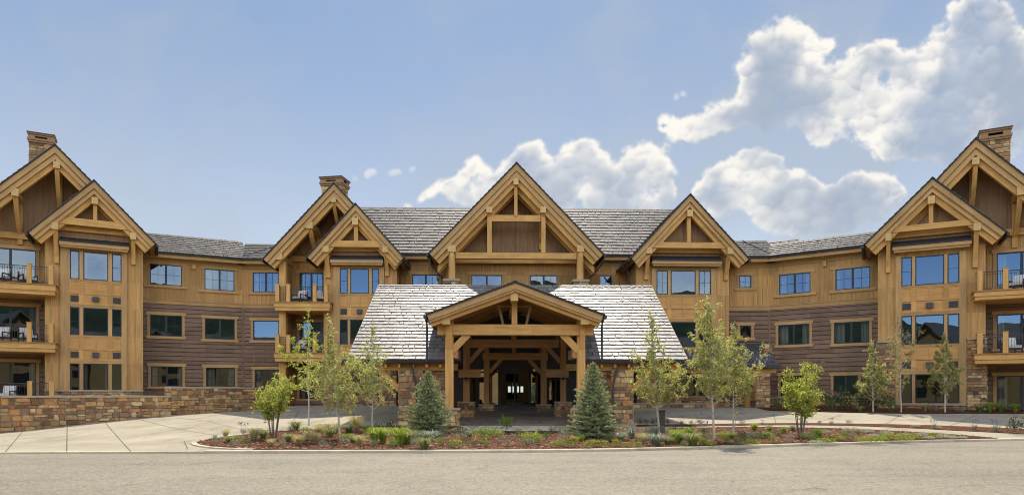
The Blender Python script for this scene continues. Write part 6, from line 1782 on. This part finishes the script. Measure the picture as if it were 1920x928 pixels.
# kind: (look, noun, category, group, [part meshes ...])  heights are per metre of plant height, scaled to the photo
KIND = dict(
    grass=('green ornamental grass tuft', 'grass tuft', 'green grass tufts in the beds', [('tuft', blades('grass', 1, .72, 210, .9, s, .02)) for s in (1, 2)]),
    bright=('bright lime grass clump', 'grass tuft', 'bright grass clumps in the beds', [('tuft', blades('bright', 1, .5, 190, .7, s, .022)) for s in (3, 4)]),
    feather=('blond feather grass tuft', 'grass tuft', 'feather grass tufts in the beds', [('tuft', blades('feather', 1, .62, 300, .6, s, .013)) for s in (5, 6)]),
    blue=('blue-grey grass tuft', 'grass tuft', 'blue-grey grass tufts in the beds', [('tuft', blades('blue', 1, .75, 220, .9, s, .017)) for s in (7, 8)]),
    shrub=('small green shrub', 'shrub', 'green shrubs in the beds', [('foliage', leafy('shrub', 1, .62, 420, .11, s)) for s in (1, 2, 3)]),
    lush=('fresh green leafy perennial', 'perennial', 'leafy perennials in the beds', [('foliage', leafy('lush', 1, .65, 420, .12, s)) for s in (4, 5)]),
    sage=('grey-green sage plant', 'perennial', 'sage plants in the beds', [('foliage', leafy('sage', 1, .6, 420, .10, s)) for s in (6, 7)]),
    dark=('dark purplish shrub', 'shrub', 'dark shrubs in the beds', [('foliage', leafy('dark', 1, .55, 380, .11, s)) for s in (8, 9)]),
    silver=('low silvery groundcover cushion', 'groundcover', 'silver cushions in the beds', [('foliage', leafy('silver', 1, 1.6, 420, .22, s, low=True)) for s in (10, 11)]),
    mat=('low yellow-green groundcover cushion', 'groundcover', 'yellow-green cushions in the beds', [('foliage', leafy('mat', 1, 1.5, 420, .22, s, low=True)) for s in (12, 13)]),
    flower=('low yellow-red flowering plant', 'flower', 'flowering plants along the kerb', [('foliage', leafy('lush', 1, .9, 320, .16, s)) for s in (14, 15)]),
    stalk=('wispy plant with thin bare stalks', 'perennial', 'wispy plants in the beds', [('foliage', leafy('sage', .5, .45, 160, .09, s)) for s in (16, 17)]),
)
FLW = flowers('yellow', 1, .8, 26, 1, .1), flowers('red', .95, .8, 12, 2, .09), stalks(1.0, .5, 16, 3), flowers('violet', 1, .45, 30, 4, .06)
LAND = [(385, 'left tip of the bed'), (515, 'left bushy tree'), (579, 'tall thin aspen'), (638, 'olive-crowned aspen'), (698, 'aspen by the left pier'), (803, 'smaller spruce'), (880, 'left edge of the landing'), (965, 'entrance doors'),
        (1045, 'right edge of the landing'), (1112, 'larger spruce'), (1237, 'bollard'), (1339, 'tallest aspen'), (1377, 'double trunked aspen'), (1499, 'right bushy tree'), (1562, 'pink rose'), (1637, 'bushy wing aspen'), (1690, 'sparse dry aspen'), (1772, 'leafy wing aspen'), (1866, 'right tip of the bed')]
PLANTS = [  # kind, px, base row, height px [, scale of width]
    ('sage',407,833,11),('feather',423,818,13),('sage',439,837,12),('shrub',459,837,13),('feather',476,824,22),('grass',493,821,18),('stalk',456,815,18),('grass',555,806,18),('grass',574,814,15),('feather',562,833,18),
    ('feather',591,831,20),('feather',600,817,22),('grass',619,819,20),('feather',631,811,18),('sage',646,836,13),('dark',624,840,7),('feather',674,835,20),('grass',654,810,16),('feather',667,806,26),('grass',686,807,13),
    ('bright',702,832,32),('bright',718,830,30),('dark',709,808,14),('dark',731,804,18),('bright',749,834,34),('grass',763,830,26),('grass',796,841,24),('blue',807,827,22),('sage',826,818,14),('flower',854,840,13),('shrub',843,836,12),('shrub',867,836,15),('sage',868,823,20),
    ('lush',903,829,22),('lush',922,823,18),('sage',939,829,13),('lush',950,810,24),('sage',962,824,11),('mat',989,828,17),('sage',977,836,12),('sage',996,835,12),('dark',1012,818,12),('dark',1036,814,13),
    ('flower',1074,838,16),('sage',1058,824,17),('sage',1079,825,14),('flower',1100,840,11),('flower',1115,838,11),('flower',1132,838,10),('flower',1155,837,11),('flower',1179,838,8),('flower',1198,838,8),
    ('blue',1184,820,20),('feather',1204,829,18),('blue',1224,818,22),('blue',1229,834,24),('bright',1268,830,26),('blue',1275,829,20),('bright',1291,823,24),('grass',1299,834,26),('stalk',1322,818,22),('shrub',1320,818,14),('mat',1335,835,8),('mat',1355,821,11),('shrub',1393,834,18),('shrub',1423,828,16),
    ('bright',1414,807,14),('bright',1443,809,12),('bright',1470,811,12),('grass',1487,807,11),('shrub',1517,829,18),('bright',1534,823,20),('silver',1549,813,7),('mat',1566,824,8),('lush',1582,821,11),('silver',1596,810,8),('silver',1628,811,7),('mat',1622,828,10),('mat',1646,828,9),('silver',1661,816,8),('mat',1677,825,12),('silver',1695,818,6),('mat',1714,823,9),('silver',1726,818,7),('silver',1768,821,7),('silver',1787,822,5),
    ('dark',1199,796.5,11),('dark',1211,796.5,10),('dark',1226,797,12),('dark',1252,797,10),('stalk',1277,797,14),('stalk',1311,797,17),('shrub',1296,797,7),('sage',1391,796.5,8),('stalk',1430,795.5,7),('sage',1510,795,7),('shrub',1536,795,6),('stalk',1559,795,9),('sage',1592,796,8),('silver',1717,800,4),('stalk',1752,803,13),('silver',1757,803,4),('stalk',1826,806,16),('sage',1829,806,7),('stalk',1867,808,17),('sage',1871,809,9),('dark',1909,812.5,26),
    ('shrub',1555,766,22),('dark',1576,768,26),('shrub',1601,769,24),('dark',1623,770,22),('shrub',1655,771,22),('grass',1612,772,10),('feather',1735,771,12),('sage',1751,772,9),('grass',1837,772,11),('bright',1855,772,15),('grass',1876,772,14),('bright',1904,772,12),('dark',1480,769,16),('shrub',1462,768.5,14),('sage',1800,773,8),('shrub',1668,772,12)]
PLANTS += [('shrub',402,826,9),('grass',430,829,13),('mat',445,823,7),('feather',508,836,14),('sage',531,838,12),('grass',541,826,15),('shrub',547,811,11),('feather',577,824,17),('sage',606,838,12),('grass',612,807,14),('mat',652,822,9),('grass',662,829,15),('shrub',690,820,12),('sage',700,838,12),
  ('lush',735,838,14),('shrub',738,822,14),('sage',779,836,16),('shrub',784,822,16),('lush',826,834,13),('grass',880,819,14),('shrub',888,837,11),('lush',913,837,10),('mat',933,817,10),('sage',951,836,11),('shrub',972,818,12),('lush',1008,832,13),('shrub',1025,826,13),('mat',1040,836,9),('sage',1052,835,12),
  ('lush',1090,829,12),('shrub',1143,828,14),('blue',1164,826,18),('shrub',1192,834,11),('sage',1214,822,13),('grass',1252,833,17),('lush',1260,820,16),('shrub',1283,838,11),('mat',1312,832,9),('sage',1330,824,13),('lush',1362,832,12),('grass',1372,822,14),('shrub',1380,835,12),('sage',1408,822,12),('mat',1408,834,9),('grass',1437,821,14),('lush',1450,830,12),('shrub',1462,819,12),('sage',1480,828,12),
  ('silver',1530,833,8),('mat',1551,830,9),('sage',1600,822,10),('shrub',1608,817,9),('silver',1640,820,7),('lush',1655,822,9),('mat',1700,827,8),('silver',1742,823,6),('mat',1750,818,7),('silver',1805,822,5)]
NTH = ['leftmost', 'second from left', 'third from left', 'fourth from left', 'fifth from left', 'sixth from left', 'seventh from left', 'eighth from left']
recs = []
for i, (kind, px, by, hp) in enumerate(PLANTS):
    lx, ln = min(LAND, key=lambda q: abs(q[0] - px) if not (by < 790 and q[0] < 1560) else 1e6)
    side = 'beside' if abs(lx - px) < 5 else ('left of' if px < lx else 'right of')
    if by < 780: zone = 'at the wing foot'
    elif px > 1190 and by < 798: zone = 'in the thin strip'
    elif by >= 832 - max(0, px - 1100) * .012: zone = 'by the kerb'
    elif by <= 815 - max(0, px - 1300) * .002: zone = 'at bed back'
    else: zone = 'mid-bed'
    recs.append([kind, px, by, hp, '%s %s, %s %s' % (KIND[kind][0], zone, side, ln)])
cnt = {}
for q in recs: cnt.setdefault(q[4], []).append(q)
for k, v in cnt.items():
    if len(v) > 1:
        for j, q in enumerate(sorted(v, key=lambda q: q[1])): q[4] = '%s, %s' % (k, NTH[j]) if len(v) > 2 else '%s, the %s one' % (k, ('left', 'right')[j])
for i, (kind, px, by, hp, lab) in enumerate(recs):
    look, cat, grp, metas = KIND[kind]; x, y, z = gp(px, by, BEDZ); h = hp * (1.18 if by > 780 else 1.5) / F * y
    name = {'grass tuft': 'grass_tuft', 'shrub': 'garden_shrub', 'perennial': 'perennial_plant', 'groundcover': 'groundcover_plant', 'flower': 'flowering_plant'}[cat]  # groundcover and perennials are soft plants, not woody shrubs
    pn, me = metas[i % len(metas)]
    if kind in ('flower', 'stalk'):
        t = thing(name, lab, cat, (x, y, z), grp); t.rotation_euler = (0, 0, G.uniform(0, 6.28)); t.scale = (h, h, h)
        for nm, m_ in [(pn, me)] + ([('blossom', FLW[0]), ('blossom', FLW[1])] if kind == 'flower' else [('stems', FLW[2]), ('blossom', FLW[3])]):
            o = bpy.data.objects.new(nm, m_); COL.objects.link(o); o.parent = t
    else:
        o = bpy.data.objects.new(name, me); COL.objects.link(o); o.location = (x, y, z); o.rotation_euler = (0, 0, G.uniform(0, 6.28)); w = G.uniform(.9, 1.15); o.scale = (h * w, h * w, h)
        tag(o, lab, cat, grp)
# the pink rose at the wing wall
x, y, z = gp(1562, 769, .03); h = 30 / F * y
t = thing('rose_bush', 'rose bush with a few pink blooms against the brown siding', 'rose bush', (x, y, z)); t.scale = (h, h, h)
for nm, m_ in (('foliage', leafy('shrub', 1, .6, 380, .09, 33)), ('stems', stalks(1, .5, 14, 5)), ('blossom', flowers('pink', 1, .5, 16, 6, .06))):
    o = bpy.data.objects.new(nm, m_); COL.objects.link(o); o.parent = t
# loose bark chips lying on the beds
mb = MB(); chips = [(.09, .034, .018), (.16, .066, .033), (.24, .12, .06), (.40, .26, .145), (.11, .045, .024)]
bxs = [p[0] for p in BEDP]; bys = [p[1] for p in BEDP]; g = random.Random(4); k = 0
while k < 9000:
    x = g.uniform(min(bxs), max(bxs)); y = g.uniform(min(bys), max(bys))
    if not inside(x, y, BEDP): continue
    z = gz(x, y) + BEDZ + .012; a = g.uniform(0, 6.28); L = g.uniform(.02, .06); w = L * g.uniform(.3, .6); t1 = g.uniform(-.5, .5)
    c, s = math.cos(a), math.sin(a); q = [(-L, -w), (L, -w * .7), (L * .9, w), (-L * .8, w * .8)]
    mb.quad(*[(x + u * c - v * s, y + u * s + v * c, z + u * t1 * .5 + g.uniform(0, .02)) for u, v in q]); k += 1
cm, t_, b_ = new_mat('bark_chip'); t_.l.new(t_.ramp(island(t_), [(i / 4, c) for i, c in enumerate(chips)]), b_.inputs['Base Color']); b_.inputs['Roughness'].default_value = .9
tag(mb.build('bark_chips', cm), kind='stuff')
